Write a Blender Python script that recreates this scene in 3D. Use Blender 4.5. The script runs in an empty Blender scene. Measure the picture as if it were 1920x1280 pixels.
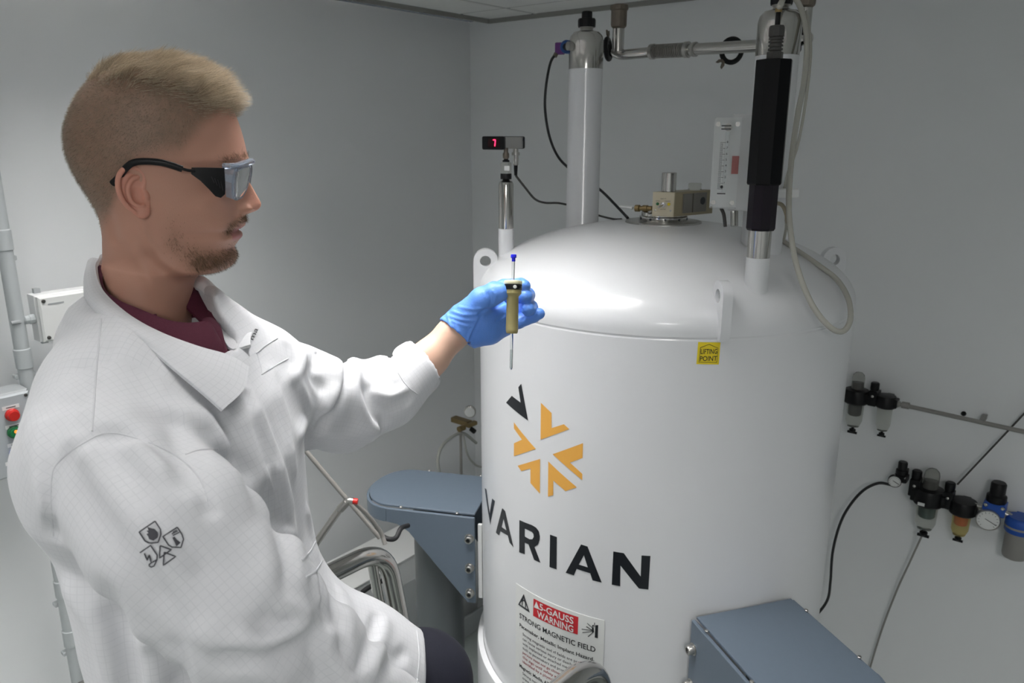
import bpy, bmesh, math, random
import numpy as np
from mathutils import Vector, Matrix
random.seed(7)
rng = np.random.default_rng(7)
PI = math.pi
scene = bpy.context.scene
COL = scene.collection

# ------------------------------------------------------------------ camera
Z0 = 2.20                       # camera height above the floor
FPX = 1450.0                    # focal length in pixels of a 1920 wide frame
PITCH = math.radians(15.0)
cam_d = bpy.data.cameras.new('camera')
cam_d.sensor_width = 36.0
cam_d.lens = FPX / 1920.0 * 36.0
cam_d.clip_start = 0.02
cam_d.dof.use_dof = True
cam_d.dof.focus_distance = 1.05
cam_d.dof.aperture_fstop = 11.0
cam = bpy.data.objects.new('camera', cam_d)
COL.objects.link(cam)
cam.location = (0, 0, Z0)
cam.rotation_euler = (PI / 2 - PITCH, 0, 0)
scene.camera = cam

# ------------------------------------------------------------------ world, exposure
w = bpy.data.worlds.new('world'); scene.world = w
w.use_nodes = True
w.node_tree.nodes['Background'].inputs['Color'].default_value = (0.8, 0.9, 1.0, 1)
w.node_tree.nodes['Background'].inputs['Strength'].default_value = 0.05
vs = scene.view_settings
vs.view_transform = 'Standard'; vs.look = 'None'; vs.gamma = 1.0; vs.use_curve_mapping = False
vs.exposure = 0.28
# ceiling panels, the last an added fill light: (tile column, tile row, emission strength)
PANELS = [(1, 2, 30.0), (0, 2, 23.0), (1, 4, 30.0), (3, 2, 14.0), (4, 5, 27.0)]
PANEL_COLOUR = (1.0, 0.985, 0.965)

# ------------------------------------------------------------------ pixel helpers (photo 1920 x 1280)
CP, SP = math.cos(PITCH), math.sin(PITCH)
def ray(px, py):
    a, b = (px - 960) / FPX, -(py - 640) / FPX
    return np.array([a, CP + b * SP, -SP + b * CP])
def S(px, py, d):
    """photo pixel at camera depth d (metres) -> point of the place"""
    v = ray(px, py) * d
    return np.array([v[0], v[1], v[2] + Z0])
def proj(P):
    x, y, z = P[0], P[1], P[2] - Z0
    d = y * CP - z * SP
    return 960 + FPX * x / d, 640 - FPX * (y * SP + z * CP) / d, d

# ------------------------------------------------------------------ materials
MATS = {}
def mat(name, col, rough=0.5, metal=0.0, noise=0.0, nscale=20.0, bump=0.0, bscale=200.0, coat=0.0,
        sss=0.0, trans=0.0, ior=1.45, emit=None, estr=0.0, alpha=1.0, spec=None, stretch=None, rvar=0.0):
    if name in MATS: return MATS[name]
    m = bpy.data.materials.new(name); m.use_nodes = True
    nt = m.node_tree; b = nt.nodes['Principled BSDF']
    c = (*col, 1.0)
    b.inputs['Base Color'].default_value = c
    b.inputs['Roughness'].default_value = rough
    b.inputs['Metallic'].default_value = metal
    b.inputs['IOR'].default_value = ior
    b.inputs['Coat Weight'].default_value = coat
    b.inputs['Coat Roughness'].default_value = 0.08
    b.inputs['Transmission Weight'].default_value = trans
    b.inputs['Alpha'].default_value = alpha
    if spec is not None: b.inputs['Specular IOR Level'].default_value = spec
    if sss > 0:
        b.inputs['Subsurface Weight'].default_value = sss
        b.inputs['Subsurface Scale'].default_value = 0.006
        b.inputs['Subsurface Radius'].default_value = (1.0, 0.45, 0.3)
    if emit is not None:
        b.inputs['Emission Color'].default_value = (*emit, 1)
        b.inputs['Emission Strength'].default_value = estr
    tc = nt.nodes.new('ShaderNodeTexCoord')
    src = tc.outputs['Object']
    if stretch is not None:
        mp = nt.nodes.new('ShaderNodeMapping'); mp.inputs['Scale'].default_value = stretch
        nt.links.new(src, mp.inputs['Vector']); src = mp.outputs['Vector']
    if noise > 0 or rvar > 0:
        n = nt.nodes.new('ShaderNodeTexNoise'); n.inputs['Scale'].default_value = nscale
        n.inputs['Detail'].default_value = 5
        nt.links.new(src, n.inputs['Vector'])
        if noise > 0:
            r = nt.nodes.new('ShaderNodeMapRange')
            r.inputs['To Min'].default_value = 1 - noise; r.inputs['To Max'].default_value = 1 + noise
            nt.links.new(n.outputs['Fac'], r.inputs['Value'])
            mx = nt.nodes.new('ShaderNodeVectorMath'); mx.operation = 'SCALE'
            mx.inputs[0].default_value = col
            nt.links.new(r.outputs['Result'], mx.inputs['Scale'])
            nt.links.new(mx.outputs['Vector'], b.inputs['Base Color'])
        if rvar > 0:
            r2 = nt.nodes.new('ShaderNodeMapRange')
            r2.inputs['To Min'].default_value = max(0.02, rough - rvar); r2.inputs['To Max'].default_value = rough + rvar
            nt.links.new(n.outputs['Fac'], r2.inputs['Value'])
            nt.links.new(r2.outputs['Result'], b.inputs['Roughness'])
    if bump > 0:
        n2 = nt.nodes.new('ShaderNodeTexNoise'); n2.inputs['Scale'].default_value = bscale
        n2.inputs['Detail'].default_value = 3
        nt.links.new(src, n2.inputs['Vector'])
        bp = nt.nodes.new('ShaderNodeBump'); bp.inputs['Strength'].default_value = bump
        bp.inputs['Distance'].default_value = 0.002
        nt.links.new(n2.outputs['Fac'], bp.inputs['Height'])
        nt.links.new(bp.outputs['Normal'], b.inputs['Normal'])
    MATS[name] = m
    return m

M_WALL = mat('wall_paint', (0.83, 0.845, 0.855), 0.75, noise=0.02, nscale=3, bump=0.05, bscale=350)
M_CEIL = mat('ceiling_tile', (0.84, 0.84, 0.82), 0.9, noise=0.03, nscale=40, bump=0.1, bscale=250)
M_FLOOR = mat('floor_vinyl', (0.34, 0.38, 0.365), 0.4, noise=0.1, nscale=60)
M_SHELL = mat('white_enamel', (0.73, 0.74, 0.76), 0.30, noise=0.01, nscale=8, coat=0.3)
M_WHITE = mat('white_plastic', (0.75, 0.76, 0.76), 0.4, noise=0.015)
M_CHROME = mat('polished_steel', (0.50, 0.49, 0.47), 0.14, 1.0, noise=0.05, nscale=30, rvar=0.05)
M_STEEL = mat('brushed_steel', (0.48, 0.47, 0.45), 0.3, 1.0, noise=0.08, nscale=60, rvar=0.08)
M_BLACK = mat('black_plastic', (0.007, 0.007, 0.008), 0.38, noise=0.1, spec=0.3)
M_BLACKG = mat('black_rubber', (0.02, 0.02, 0.022), 0.6, noise=0.1)
M_DARKG = mat('dark_grey_fitting', (0.06, 0.058, 0.055), 0.5, noise=0.15)
M_GREYP = mat('grey_plastic', (0.36, 0.38, 0.39), 0.5, noise=0.03)
M_BLUEG = mat('blue_grey_enamel', (0.125, 0.160, 0.205), 0.42, noise=0.03, nscale=90, bump=0.06, bscale=500)
M_GREYG = mat('dark_grey_enamel', (0.12, 0.135, 0.14), 0.4, noise=0.03)
M_BRASS = mat('aged_brass', (0.30, 0.22, 0.11), 0.4, 1.0, noise=0.2, nscale=80)
M_BRONZE = mat('dull_bronze', (0.20, 0.17, 0.14), 0.5, 0.8, noise=0.2, nscale=60)
M_RED = mat('red_plastic', (0.55, 0.02, 0.015), 0.35, noise=0.03)
M_GREEN = mat('green_plastic', (0.01, 0.16, 0.05), 0.35, noise=0.03)
M_BLUE = mat('blue_enamel', (0.02, 0.09, 0.42), 0.4, noise=0.05)
M_PURPLE = mat('purple_plastic', (0.13, 0.03, 0.20), 0.45, noise=0.03)
M_YELLOW = mat('yellow_label', (0.80, 0.62, 0.02), 0.5, noise=0.02)
M_INK = mat('black_print', (0.010, 0.012, 0.016), 0.3, noise=0.02)
M_ORANGE = mat('amber_vinyl', (0.80, 0.41, 0.08), 0.4, noise=0.02)
M_SIGN = mat('sign_white', (0.74, 0.75, 0.74), 0.35, noise=0.015)
M_SIGNRED = mat('sign_red', (0.56, 0.02, 0.03), 0.4, noise=0.02)
M_CREAM = mat('cream_panel', (0.62, 0.56, 0.42), 0.45, noise=0.03)
M_TAN = mat('tan_painted_metal', (0.36, 0.31, 0.20), 0.4, noise=0.05)
M_GLASS = mat('clear_glass', (0.95, 0.97, 0.97), 0.03, trans=1.0, ior=1.45)
M_ACRYL = mat('clear_acrylic', (0.97, 0.98, 0.98), 0.02, trans=1.0, ior=1.08)
M_BOWL = mat('smoky_bowl', (0.80, 0.81, 0.77), 0.08, trans=0.92, ior=1.18)
M_AMBER = mat('amber_bowl', (0.80, 0.68, 0.32), 0.15, trans=0.8, ior=1.15)
M_HOSE = mat('milky_hose', (0.60, 0.59, 0.53), 0.25, noise=0.03, trans=0.35, ior=1.3)
M_GREYW = mat('grey_wall_pipe', (0.28, 0.27, 0.255), 0.4, noise=0.05)
M_CONDUIT = mat('grey_conduit', (0.47, 0.50, 0.51), 0.5, noise=0.03)

# ------------------------------------------------------------------ mesh helpers
WORLD = {}                       # object -> world position of its origin
def setprops(o, label=None, cat=None, group=None, kind=None):
    if label: o['label'] = label
    if cat: o['category'] = cat
    if group: o['group'] = group
    if kind: o['kind'] = kind
    return o
def thing(name, loc, label, cat, group=None):
    o = bpy.data.objects.new(name, None); COL.objects.link(o)
    o.empty_display_size = 0.05
    o.location = Vector([float(c) for c in loc]); WORLD[o.name] = o.location.copy()
    return setprops(o, label, cat, group)
class MB:
    def __init__(s): s.v = []; s.f = []; s.n = 0
    def add(s, v, f):
        v = np.asarray(v, float).reshape(-1, 3)
        s.v.append(v); s.f += [[i + s.n for i in q] for q in f]; s.n += len(v)
        return s
def obj(name, geo, m, parent=None, label=None, cat=None, group=None, kind=None, smooth=True, angle=40, origin=None):
    """links world-space geometry as one mesh object whose origin is its centre"""
    if isinstance(geo, MB): v = np.concatenate(geo.v); f = geo.f
    else: v, f = geo; v = np.asarray(v, float)
    c = (v.min(0) + v.max(0)) / 2 if origin is None else np.asarray(origin, float)
    me = bpy.data.meshes.new(name)
    me.from_pydata((v - c).tolist(), [], [list(map(int, q)) for q in f])
    me.update()
    if m is not None:
        for mm in (m if isinstance(m, (list, tuple)) else [m]): me.materials.append(mm)
    if smooth:
        me.polygons.foreach_set('use_smooth', [True] * len(me.polygons))
        try: me.set_sharp_from_angle(angle=math.radians(angle))
        except Exception: pass
    o = bpy.data.objects.new(name, me); COL.objects.link(o)
    base = Vector((0, 0, 0))
    if parent is not None:
        o.parent = parent; base = WORLD[parent.name]
    o.location = Vector(c) - base
    WORLD[o.name] = Vector(c)
    return setprops(o, label, cat, group, kind)
def inst(o, delta, parent, label=None, group=None):
    """a copy of a part, moved by delta, under parent"""
    c = o.copy(); COL.objects.link(c); c.parent = parent
    wpos = WORLD[o.name] + Vector([float(q) for q in delta])
    c.location = wpos - (WORLD[parent.name] if parent else Vector((0, 0, 0)))
    WORLD[c.name] = wpos
    if label: c['label'] = label
    if group: c['group'] = group
    return c
def nrm(a):
    a = np.asarray(a, float); return a / (np.linalg.norm(a) + 1e-12)
def frame(z, up=(0, 0, 1)):
    z = nrm(z); up = np.asarray(up, float)
    if abs(z @ up) > 0.98: up = np.array([0.0, 1.0, 0.0]) if abs(z[1]) < 0.9 else np.array([1.0, 0, 0])
    x = nrm(np.cross(up, z)); y = np.cross(z, x)
    return x, y, z
def lathe(prof, o=(0, 0, 0), axis=(0, 0, 1), seg=32, caps=True):
    """prof: list of (radius, height along axis)"""
    x, y, z = frame(axis); o = np.asarray(o, float)
    a = np.linspace(0, 2 * PI, seg, endpoint=False)
    ring = np.cos(a)[:, None] * x + np.sin(a)[:, None] * y
    V = np.concatenate([o + ring * max(r, 1e-5) + z * h for r, h in prof])
    F = []; n = len(prof)
    for i in range(n - 1):
        for j in range(seg):
            k = (j + 1) % seg
            F.append([i * seg + j, i * seg + k, (i + 1) * seg + k, (i + 1) * seg + j])
    if caps:
        F.append(list(range(seg))[::-1]); F.append([(n - 1) * seg + j for j in range(seg)])
    return V, F
def cyl(a, b, r, seg=24, bev=0.0, r2=None):
    a = np.asarray(a, float); b = np.asarray(b, float); L = np.linalg.norm(b - a); r2 = r if r2 is None else r2
    if bev > 0: pr = [(r - bev, 0), (r, bev), (r2, L - bev), (r2 - bev, L)]
    else: pr = [(r, 0), (r2, L)]
    return lathe(pr, a, b - a, seg)
def spline(P, n=8):
    """Catmull-Rom through the points"""
    P = np.asarray(P, float)
    if len(P) < 3: return np.linspace(P[0], P[-1], max(2, n))
    Q = np.vstack([2 * P[0] - P[1], P, 2 * P[-1] - P[-2]]); out = []
    for i in range(1, len(Q) - 2):
        p0, p1, p2, p3 = Q[i - 1:i + 3]
        for t in np.linspace(0, 1, n, endpoint=False):
            out.append(0.5 * (2 * p1 + (p2 - p0) * t + (2 * p0 - 5 * p1 + 4 * p2 - p3) * t * t + (3 * p1 - p0 - 3 * p2 + p3) * t ** 3))
    out.append(P[-1]); return np.array(out)
def sweep(P, r, seg=10, caps=True):
    """tube along a polyline; r may be an array"""
    P = np.asarray(P, float); n = len(P); r = np.full(n, r) if np.isscalar(r) else np.asarray(r, float)
    T = np.gradient(P, axis=0); T /= np.linalg.norm(T, axis=1)[:, None] + 1e-12
    x, y, _ = frame(T[0]); V = []; a = np.linspace(0, 2 * PI, seg, endpoint=False)
    for i in range(n):
        x = nrm(x - (x @ T[i]) * T[i]); y = np.cross(T[i], x)
        V.append(P[i] + r[i] * (np.cos(a)[:, None] * x + np.sin(a)[:, None] * y))
    F = []
    for i in range(n - 1):
        for j in range(seg):
            k = (j + 1) % seg
            F.append([i * seg + j, i * seg + k, (i + 1) * seg + k, (i + 1) * seg + j])
    if caps: F.append(list(range(seg))[::-1]); F.append([(n - 1) * seg + j for j in range(seg)])
    return np.concatenate(V), F
def fillet(P, r, n=8):
    """polyline with rounded corners"""
    P = [np.asarray(p, float) for p in P]; out = [P[0]]
    for i in range(1, len(P) - 1):
        a, b, c = P[i - 1], P[i], P[i + 1]
        u, v = nrm(a - b), nrm(c - b); k = min(r, 0.49 * np.linalg.norm(a - b), 0.49 * np.linalg.norm(c - b))
        s, e = b + u * k, b + v * k
        for t in np.linspace(0, 1, n):
            out.append((1 - t) ** 2 * s + 2 * t * (1 - t) * b + t * t * e)
    out.append(P[-1]); return np.array(out)
def prism(poly, o, x, y, z, depth, bev=0.0):
    """poly of 2D points in the x, y plane at o, extruded by depth along z (with an optional bevelled rim)"""
    o, x, y, z = [np.asarray(q, float) for q in (o, x, y, z)]
    p = np.asarray(poly, float); n = len(p)
    area = 0.5 * np.sum(p[:, 0] * np.roll(p[:, 1], -1) - np.roll(p[:, 0], -1) * p[:, 1])
    if area < 0: p = p[::-1]
    if bev > 0:
        e = np.roll(p, -1, 0) - p; e /= np.linalg.norm(e, axis=1)[:, None] + 1e-12
        nr = np.stack([e[:, 1], -e[:, 0]], 1); m = nr + np.roll(nr, 1, 0)
        m /= np.maximum((m * m).sum(1) / 2, 0.3)[:, None]
        q = p - m * bev
        lay = [(q, 0), (p, bev), (p, depth - bev), (q, depth)]
    else: lay = [(p, 0), (p, depth)]
    V = np.concatenate([o + a[:, :1] * x + a[:, 1:] * y + z * h for a, h in lay]); F = []
    for i in range(len(lay) - 1):
        for j in range(n):
            k = (j + 1) % n
            F.append([i * n + j, i * n + k, (i + 1) * n + k, (i + 1) * n + j])
    F.append(list(range(n))[::-1]); F.append([(len(lay) - 1) * n + j for j in range(n)])
    if np.dot(np.cross(x, y), z) < 0: F = [q[::-1] for q in F]
    return V, F
def box(o, x, y, z, sx, sy, sz, bev=0.0):
    """box with centre o, axes x y z and full sizes"""
    x, y, z = nrm(x), nrm(y), nrm(z)
    return prism([(-sx / 2, -sy / 2), (sx / 2, -sy / 2), (sx / 2, sy / 2), (-sx / 2, sy / 2)],
                 np.asarray(o, float) - z * sz / 2, x, y, z, sz, bev)
def rrect(sx, sy, r, n=5):
    out = []
    for cx, cy, a0 in ((sx / 2 - r, sy / 2 - r, 0), (-sx / 2 + r, sy / 2 - r, 90), (-sx / 2 + r, -sy / 2 + r, 180), (sx / 2 - r, -sy / 2 + r, 270)):
        for k in range(n + 1):
            a = math.radians(a0 + 90 * k / n); out.append((cx + r * math.cos(a), cy + r * math.sin(a)))
    return out
def circ(r, n=24, c=(0, 0)): return [(c[0] + r * math.cos(2 * PI * k / n), c[1] + r * math.sin(2 * PI * k / n)) for k in range(n)]
def flat_mesh(outlines):
    """2D outlines (holes by even-odd) -> triangulated verts (n,2), faces"""
    cu = bpy.data.curves.new('tmp', 'CURVE'); cu.dimensions = '2D'; cu.fill_mode = 'BOTH'
    for ol in outlines:
        sp = cu.splines.new('POLY'); sp.points.add(len(ol) - 1); sp.use_cyclic_u = True
        for i, q in enumerate(ol): sp.points[i].co = (q[0], q[1], 0, 1)
    return _curve_mesh(cu)
def text_mesh(txt, bold=0.0, align='LEFT'):
    cu = bpy.data.curves.new('tmp', 'FONT'); cu.body = txt; cu.size = 1.0; cu.align_x = align
    cu.offset = bold; cu.resolution_u = 3; cu.fill_mode = 'BOTH'
    return _curve_mesh(cu)
def _curve_mesh(cu):
    o = bpy.data.objects.new('tmp', cu)
    me = bpy.data.meshes.new_from_object(o)
    v = np.array([q.co[:] for q in me.vertices]).reshape(-1, 3)[:, :2]; f = [list(q.vertices) for q in me.polygons]
    bpy.data.objects.remove(o); bpy.data.meshes.remove(me); bpy.data.curves.remove(cu)
    return v, f
def slice_x(v, f, step):
    """cuts a flat mesh along x every step so that it can be wrapped round a cylinder"""
    bm = bmesh.new()
    vs_ = [bm.verts.new((q[0], q[1], 0)) for q in v]
    for q in f:
        try: bm.faces.new([vs_[i] for i in q])
        except ValueError: pass
    for xx in np.arange(v[:, 0].min() + step, v[:, 0].max(), step):
        bmesh.ops.bisect_plane(bm, geom=bm.verts[:] + bm.edges[:] + bm.faces[:], plane_co=(xx, 0, 0), plane_no=(1, 0, 0))
    bm.verts.index_update()
    V = np.array([q.co[:2] for q in bm.verts]); F = [[a.index for a in q.verts] for q in bm.faces]
    bm.free(); return V, F
def flat_txt(name, txt, o, x, y, h, m, parent, bold=0.0, width=None):
    """flat text standing on a plane: o is the left end of the baseline"""
    v, f = text_mesh(txt, bold); x, y = nrm(x), nrm(y); v = v.copy(); v[:, 0] -= v[:, 0].min()
    sx = h / 0.70 if width is None else width / v[:, 0].max()
    P = np.asarray(o) + np.outer(v[:, 0] * sx, x) + np.outer(v[:, 1] * h / 0.70, y)
    return obj(name, (P, f), m, parent, smooth=False)
# ------------------------------------------------------------------ the room
KX, KY = -0.0884, 3.1988                       # the far corner in plan
UR = np.array([0.777146, -0.629320, 0.0])      # along the right wall, away from the corner
VL = np.array([-0.629320, -0.777146, 0.0])     # along the left wall, away from the corner
K = np.array([KX, KY, 0.0]); HZ = Z0 + 0.426; RU, RV = 4.8, 5.0
ZZ = np.array([0, 0, 1.0])
def onR(px, py, off=0.0):
    """where the pixel's ray meets the plane off metres in front of the right wall"""
    d = ray(px, py); o = np.array([0, 0, Z0]); return o + d * (((K + VL * off - o) @ VL) / (d @ VL))
def onL(px, py, off=0.0):
    d = ray(px, py); o = np.array([0, 0, Z0]); return o + d * (((K + UR * off - o) @ UR) / (d @ UR))
T = 0.1
def wall(name, o, x, y, sx, sy):
    return obj(name, prism([(0, 0), (sx, 0), (sx, sy), (0, sy)], o, x, y, np.cross(x, y), T), M_WALL, kind='structure', smooth=False)
wall('wall_right', K - VL * T - UR * T, UR, ZZ, RU + 2 * T, HZ)
wall('wall_left', K - UR * T, VL, ZZ, RV, HZ)
wall('wall_back', K + VL * RV, UR, ZZ, RU, HZ)
wall('wall_near', K + UR * RU, VL, ZZ, RV, HZ)
# the cross product of the axes decides on which side a wall grows: see to it that none reaches into the room
for nm, nv, lim in (('wall_right', VL, 0), ('wall_left', UR, 0), ('wall_back', -VL, -RV), ('wall_near', -UR, -RU)):
    o = bpy.data.objects[nm]; c = np.array(o.location) - K
    if c @ nv > lim: o.location = o.location - Vector((nv * T).tolist()); WORLD[o.name] = o.location.copy()
fl = obj('floor', prism([(-T, -T), (RU + T, -T), (RU + T, RV + T), (-T, RV + T)], K - ZZ * 0.1, UR, VL, ZZ, 0.1), M_FLOOR, kind='structure', smooth=False)
ce = obj('ceiling', prism([(-T, -T), (RU + T, -T), (RU + T, RV + T), (-T, RV + T)], K + ZZ * (HZ + 0.10), UR, VL, ZZ, 0.1), M_CEIL, kind='structure', smooth=False)
M_TBAR = mat('ceiling_tee_bar', (0.50, 0.50, 0.48), 0.5, noise=0.02)
# tiles laid in a tee-bar grid
gu = [0.0] + [0.225 + 0.6 * i for i in range(8)] + [RU]; gv = [0.0] + [0.17 + 0.6 * j for j in range(9)] + [RV]
gv = [g for g in gv if g <= RV]; 
M_LOUVRE = mat('grey_louvre', (0.12, 0.12, 0.12), 0.5, noise=0.03)
shared = {}
light_cells = {(i, j): s for i, j, s in PANELS}
for i in range(len(gu) - 1):
    for j in range(len(gv) - 1):
        if (i - 1, j - 1) in light_cells: continue
        su, sv = gu[i + 1] - gu[i] - 0.016, gv[j + 1] - gv[j] - 0.016
        if su < 0.05 or sv < 0.05: continue
        c = K + UR * (gu[i] + gu[i + 1]) / 2 + VL * (gv[j] + gv[j + 1]) / 2 + ZZ * (HZ + 0.008)
        key = (round(su, 3), round(sv, 3))
        if key not in shared: shared[key] = obj('ceiling_tile', box(c, UR, VL, ZZ, su, sv, 0.016, 0.003), M_CEIL, ce, smooth=False)
        else: inst(shared[key], Vector(c.tolist()) - WORLD[shared[key].name], ce)
for g in gu[1:-1]:
    obj('tee_bar', box(K + UR * g + VL * RV / 2 + ZZ * (HZ + 0.004), UR, VL, ZZ, 0.014, RV, 0.006), M_TBAR, ce, smooth=False)
for g in gv[1:-1]:
    obj('tee_bar', box(K + VL * g + UR * RU / 2 + ZZ * (HZ + 0.0045), UR, VL, ZZ, RU, 0.014, 0.006), M_TBAR, ce, smooth=False)
names = ['square louvred ceiling light above the reaching arm', 'square louvred ceiling light nearest the corner by the left wall', 'square louvred ceiling light above the left edge of the photo', 'square louvred ceiling light above the right wall regulators', 'square opal fill light added behind the camera']
for k, (i, j, s) in enumerate(PANELS):
    c = K + UR * (gu[i + 1] + 0.3) + VL * (gv[j + 1] + 0.3) + ZZ * HZ
    t = thing('ceiling_light', c, names[k], 'ceiling light', 'ceiling light panels')
    m = mat('lit_diffuser_%d' % k, (0.9, 0.9, 0.9), 0.5, emit=PANEL_COLOUR, estr=s)
    hb = 0.073 if k == 0 else 0.058  # blades of the first light deepened to keep it off the dome
    obj('diffuser', box(c + ZZ * (hb + 0.005 if k < 4 else 0.004), UR, VL, ZZ, 0.57 if k < 4 else 0.548, 0.57 if k < 4 else 0.548, 0.006), m, t, smooth=False)
    for g in (np.linspace(-0.275, 0.275, 9) if k < 4 else []):                 # unseen louvre added to cut the light off towards the walls
        obj('louvre_blade', box(c + UR * g + ZZ * (hb / 2 - .001), UR, VL, ZZ, 0.003, 0.553, hb), M_LOUVRE, t, smooth=False)
        obj('louvre_blade', box(c + VL * g + ZZ * (hb / 2 - .0005), UR, VL, ZZ, 0.553, 0.003, hb), M_LOUVRE, t, smooth=False)
    fr = MB()
    for sx, sy, a, b in ((0, 1, 0.585, 0.018), (0, -1, 0.585, 0.018), (1, 0, 0.018, 0.55), (-1, 0, 0.018, 0.55)):
        fr.add(*box(c + UR * sx * 0.2835 + VL * sy * 0.2835 + ZZ * 0.004, UR, VL, ZZ, a, b, 0.012))
    obj('frame', fr, M_WHITE, t, smooth=False)
# skirting along both visible walls and a seam strip in the corner
obj('baseboard_right', box(K + UR * RU / 2 + VL * 0.006 + ZZ * 0.05, UR, VL, ZZ, RU, 0.012, 0.1, 0.003), M_GREYP, kind='structure', smooth=False)
obj('baseboard_left', box(K + VL * RV / 2 + UR * 0.006 + ZZ * 0.05, VL, UR, ZZ, RV - 0.03, 0.012, 0.1, 0.003), M_GREYP, kind='structure', smooth=False)
M_EDGE = mat('grey_edge_strip', (0.30, 0.30, 0.28), 0.6, noise=0.05)
obj('trim_1', box(K + UR * RU / 2 + VL * 0.006 + ZZ * (HZ - 0.008), UR, VL, ZZ, RU, 0.012, 0.014), M_EDGE, kind='structure', smooth=False)
obj('trim_2', box(K + VL * RV / 2 + UR * 0.006 + ZZ * (HZ - 0.008), VL, UR, ZZ, RV - 0.03, 0.012, 0.014), M_EDGE, kind='structure', smooth=False)
# ------------------------------------------------------------------ the magnet
MC = np.array([0.345, 1.775, 0.0]); MR = 0.42
def zr(z): return z + Z0                      # heights below are measured from the camera
def around(a, r, z):                          # a in degrees
    a = math.radians(a); return MC + np.array([r * math.cos(a), r * math.sin(a), zr(z)])
def onM(px, py, R=MR):
    """pixel -> (angle, height) where its ray meets the drum"""
    d = ray(px, py); C = MC[:2]
    a = d[0] ** 2 + d[1] ** 2; b = -2 * (d[:2] @ C); c = C @ C - R * R
    t = (-b - math.sqrt(max(0, b * b - 4 * a * c))) / (2 * a); q = d * t
    return math.atan2(q[1] - C[1], q[0] - C[0]), q[2] + Z0
mag = thing('magnet_dewar', MC, 'tall white cylindrical superconducting magnet with domed top and black lettering', 'magnet')
dome = []
DH, DN, DZ = 0.155, 1.95, -0.345
for t in np.linspace(0, PI / 2, 40): dome.append((MR * max(math.cos(t), 0) ** (2 / DN), zr(DZ + DH * math.sin(t) ** (2 / DN))))
def dome_z(r): return DZ + DH * (max(0.0, 1 - (r / MR) ** DN)) ** (1 / DN)
prof = [(0.40, zr(-1.62)), (MR, zr(-1.60)), (MR, zr(-1.36)), (MR, zr(-0.80)), (MR, zr(-0.40)), (MR, zr(-0.366)), (MR, zr(-0.3635)), (MR, zr(-0.3622)), (MR - 0.0009, zr(-0.3607)), (MR - 0.0009, zr(-0.3583)), (MR, zr(-0.3568)), (MR, zr(-0.3555)), (MR, zr(-0.353)), (MR, zr(-0.349))] + dome
obj('drum', lathe(prof, MC, (0, 0, 1), 160), M_SHELL, mag, angle=60)
fl_prof = [(MR + 0.001, zr(-1.262)), (MR + 0.014, zr(-1.266)), (MR + 0.016, zr(-1.28)), (MR + 0.016, zr(-1.40)), (MR + 0.001, zr(-1.41))]
obj('base_flange', lathe(fl_prof, MC, (0, 0, 1), 128, caps=False), M_SHELL, mag, angle=40)
def extrude_flat(outl, o, x, y, z, depth):
    """flat outlines with holes -> solid"""
    v, f = flat_mesh(outl); o, x, y, z = [np.asarray(q, float) for q in (o, x, y, z)]
    mb = MB()
    P = o + v[:, :1] * x + v[:, 1:] * y
    mb.add(P, [q[::-1] for q in f]); mb.add(P + z * depth, f)
    for ol in outl:
        q = np.asarray(ol, float); Q = o + q[:, :1] * x + q[:, 1:] * y; n = len(q)
        mb.add(np.concatenate([Q, Q + z * depth]), [[i, (i + 1) % n, (i + 1) % n + n, i + n] for i in range(n)])
    return mb
# lifting lugs, radial plates with an eye
for a in (180, -85, 3):
    rr = np.array([math.cos(math.radians(a)), math.sin(math.radians(a)), 0]); tt = np.cross(ZZ, rr)
    o = around(a, 0.406, -0.282) - tt * 0.009
    ol = [(0.028 * math.cos(q), 0.028 * math.sin(q)) for q in np.linspace(0, PI, 17)]
    ol = ol + [(-0.028, -0.05), (0.006, -0.08), (0.024, -0.08), (0.028, -0.06)]
    g = extrude_flat([ol, circ(0.0125, 24)], o, rr, ZZ, tt, 0.018)
    lug = obj('lifting_lug', g, M_SHELL, mag, angle=35)
# towers
def tower(name, plan, z_top_white, z_cap_top, z_base, r, nut=True):
    c = np.array([plan[0], plan[1], 0])
    tw = obj('neck_tube', lathe([(r + 0.004, zr(z_base)), (r, zr(z_base + 0.012)), (r, zr(z_top_white))], c, (0, 0, 1), 48), M_SHELL, mag)
    k = z_cap_top - z_top_white
    obj('steel_collar', lathe([(r + 0.0006, zr(z_top_white)), (r + 0.0006, zr(z_top_white + k * 0.72)), (r * 0.94, zr(z_top_white + k * 0.86)), (r * 0.75, zr(z_cap_top - 0.003)), (r * 0.42, zr(z_cap_top))], c, (0, 0, 1), 48), M_CHROME, tw)
    if nut:
        obj('neck_ring', lathe([(r * .42, zr(z_cap_top - .002)), (r * .36, zr(z_cap_top + .004)), (r * .44, zr(z_cap_top + .009))], c, (0, 0, 1), 24), M_STEEL, tw)
        obj('vent_cap', lathe([(r * .5, zr(z_cap_top + .008)), (r * .52, zr(z_cap_top + .012)), (r * .52, zr(z_cap_top + .024)), (r * .48, zr(z_cap_top + .027)), (r * .31, zr(z_cap_top + .028)), (r * .31, zr(z_cap_top + .041)), (r * .28, zr(z_cap_top + .043))], c, (0, 0, 1), 12), M_BLACK, tw, angle=25)
    return tw
TL = MC[:2] + np.array([-0.168, 0.187]); TR = MC[:2] + np.array([0.168, -0.187])
def z_at(plan, py):                            # height (from the camera) of a picture row above a plan position
    s = (640 - py) / FPX; y = plan[1]
    return y * (s * CP - SP) / (CP + s * SP) if False else y * (s * CP - SP) / (CP + s * SP)
tower('left', TL, z_at(TL, 130), z_at(TL, 58), dome_z(0.25) - 0.03, 0.0405)
tower('right', TR, z_at(TR, 105), z_at(TR, 18), dome_z(0.25) - 0.03, 0.0405)
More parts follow.
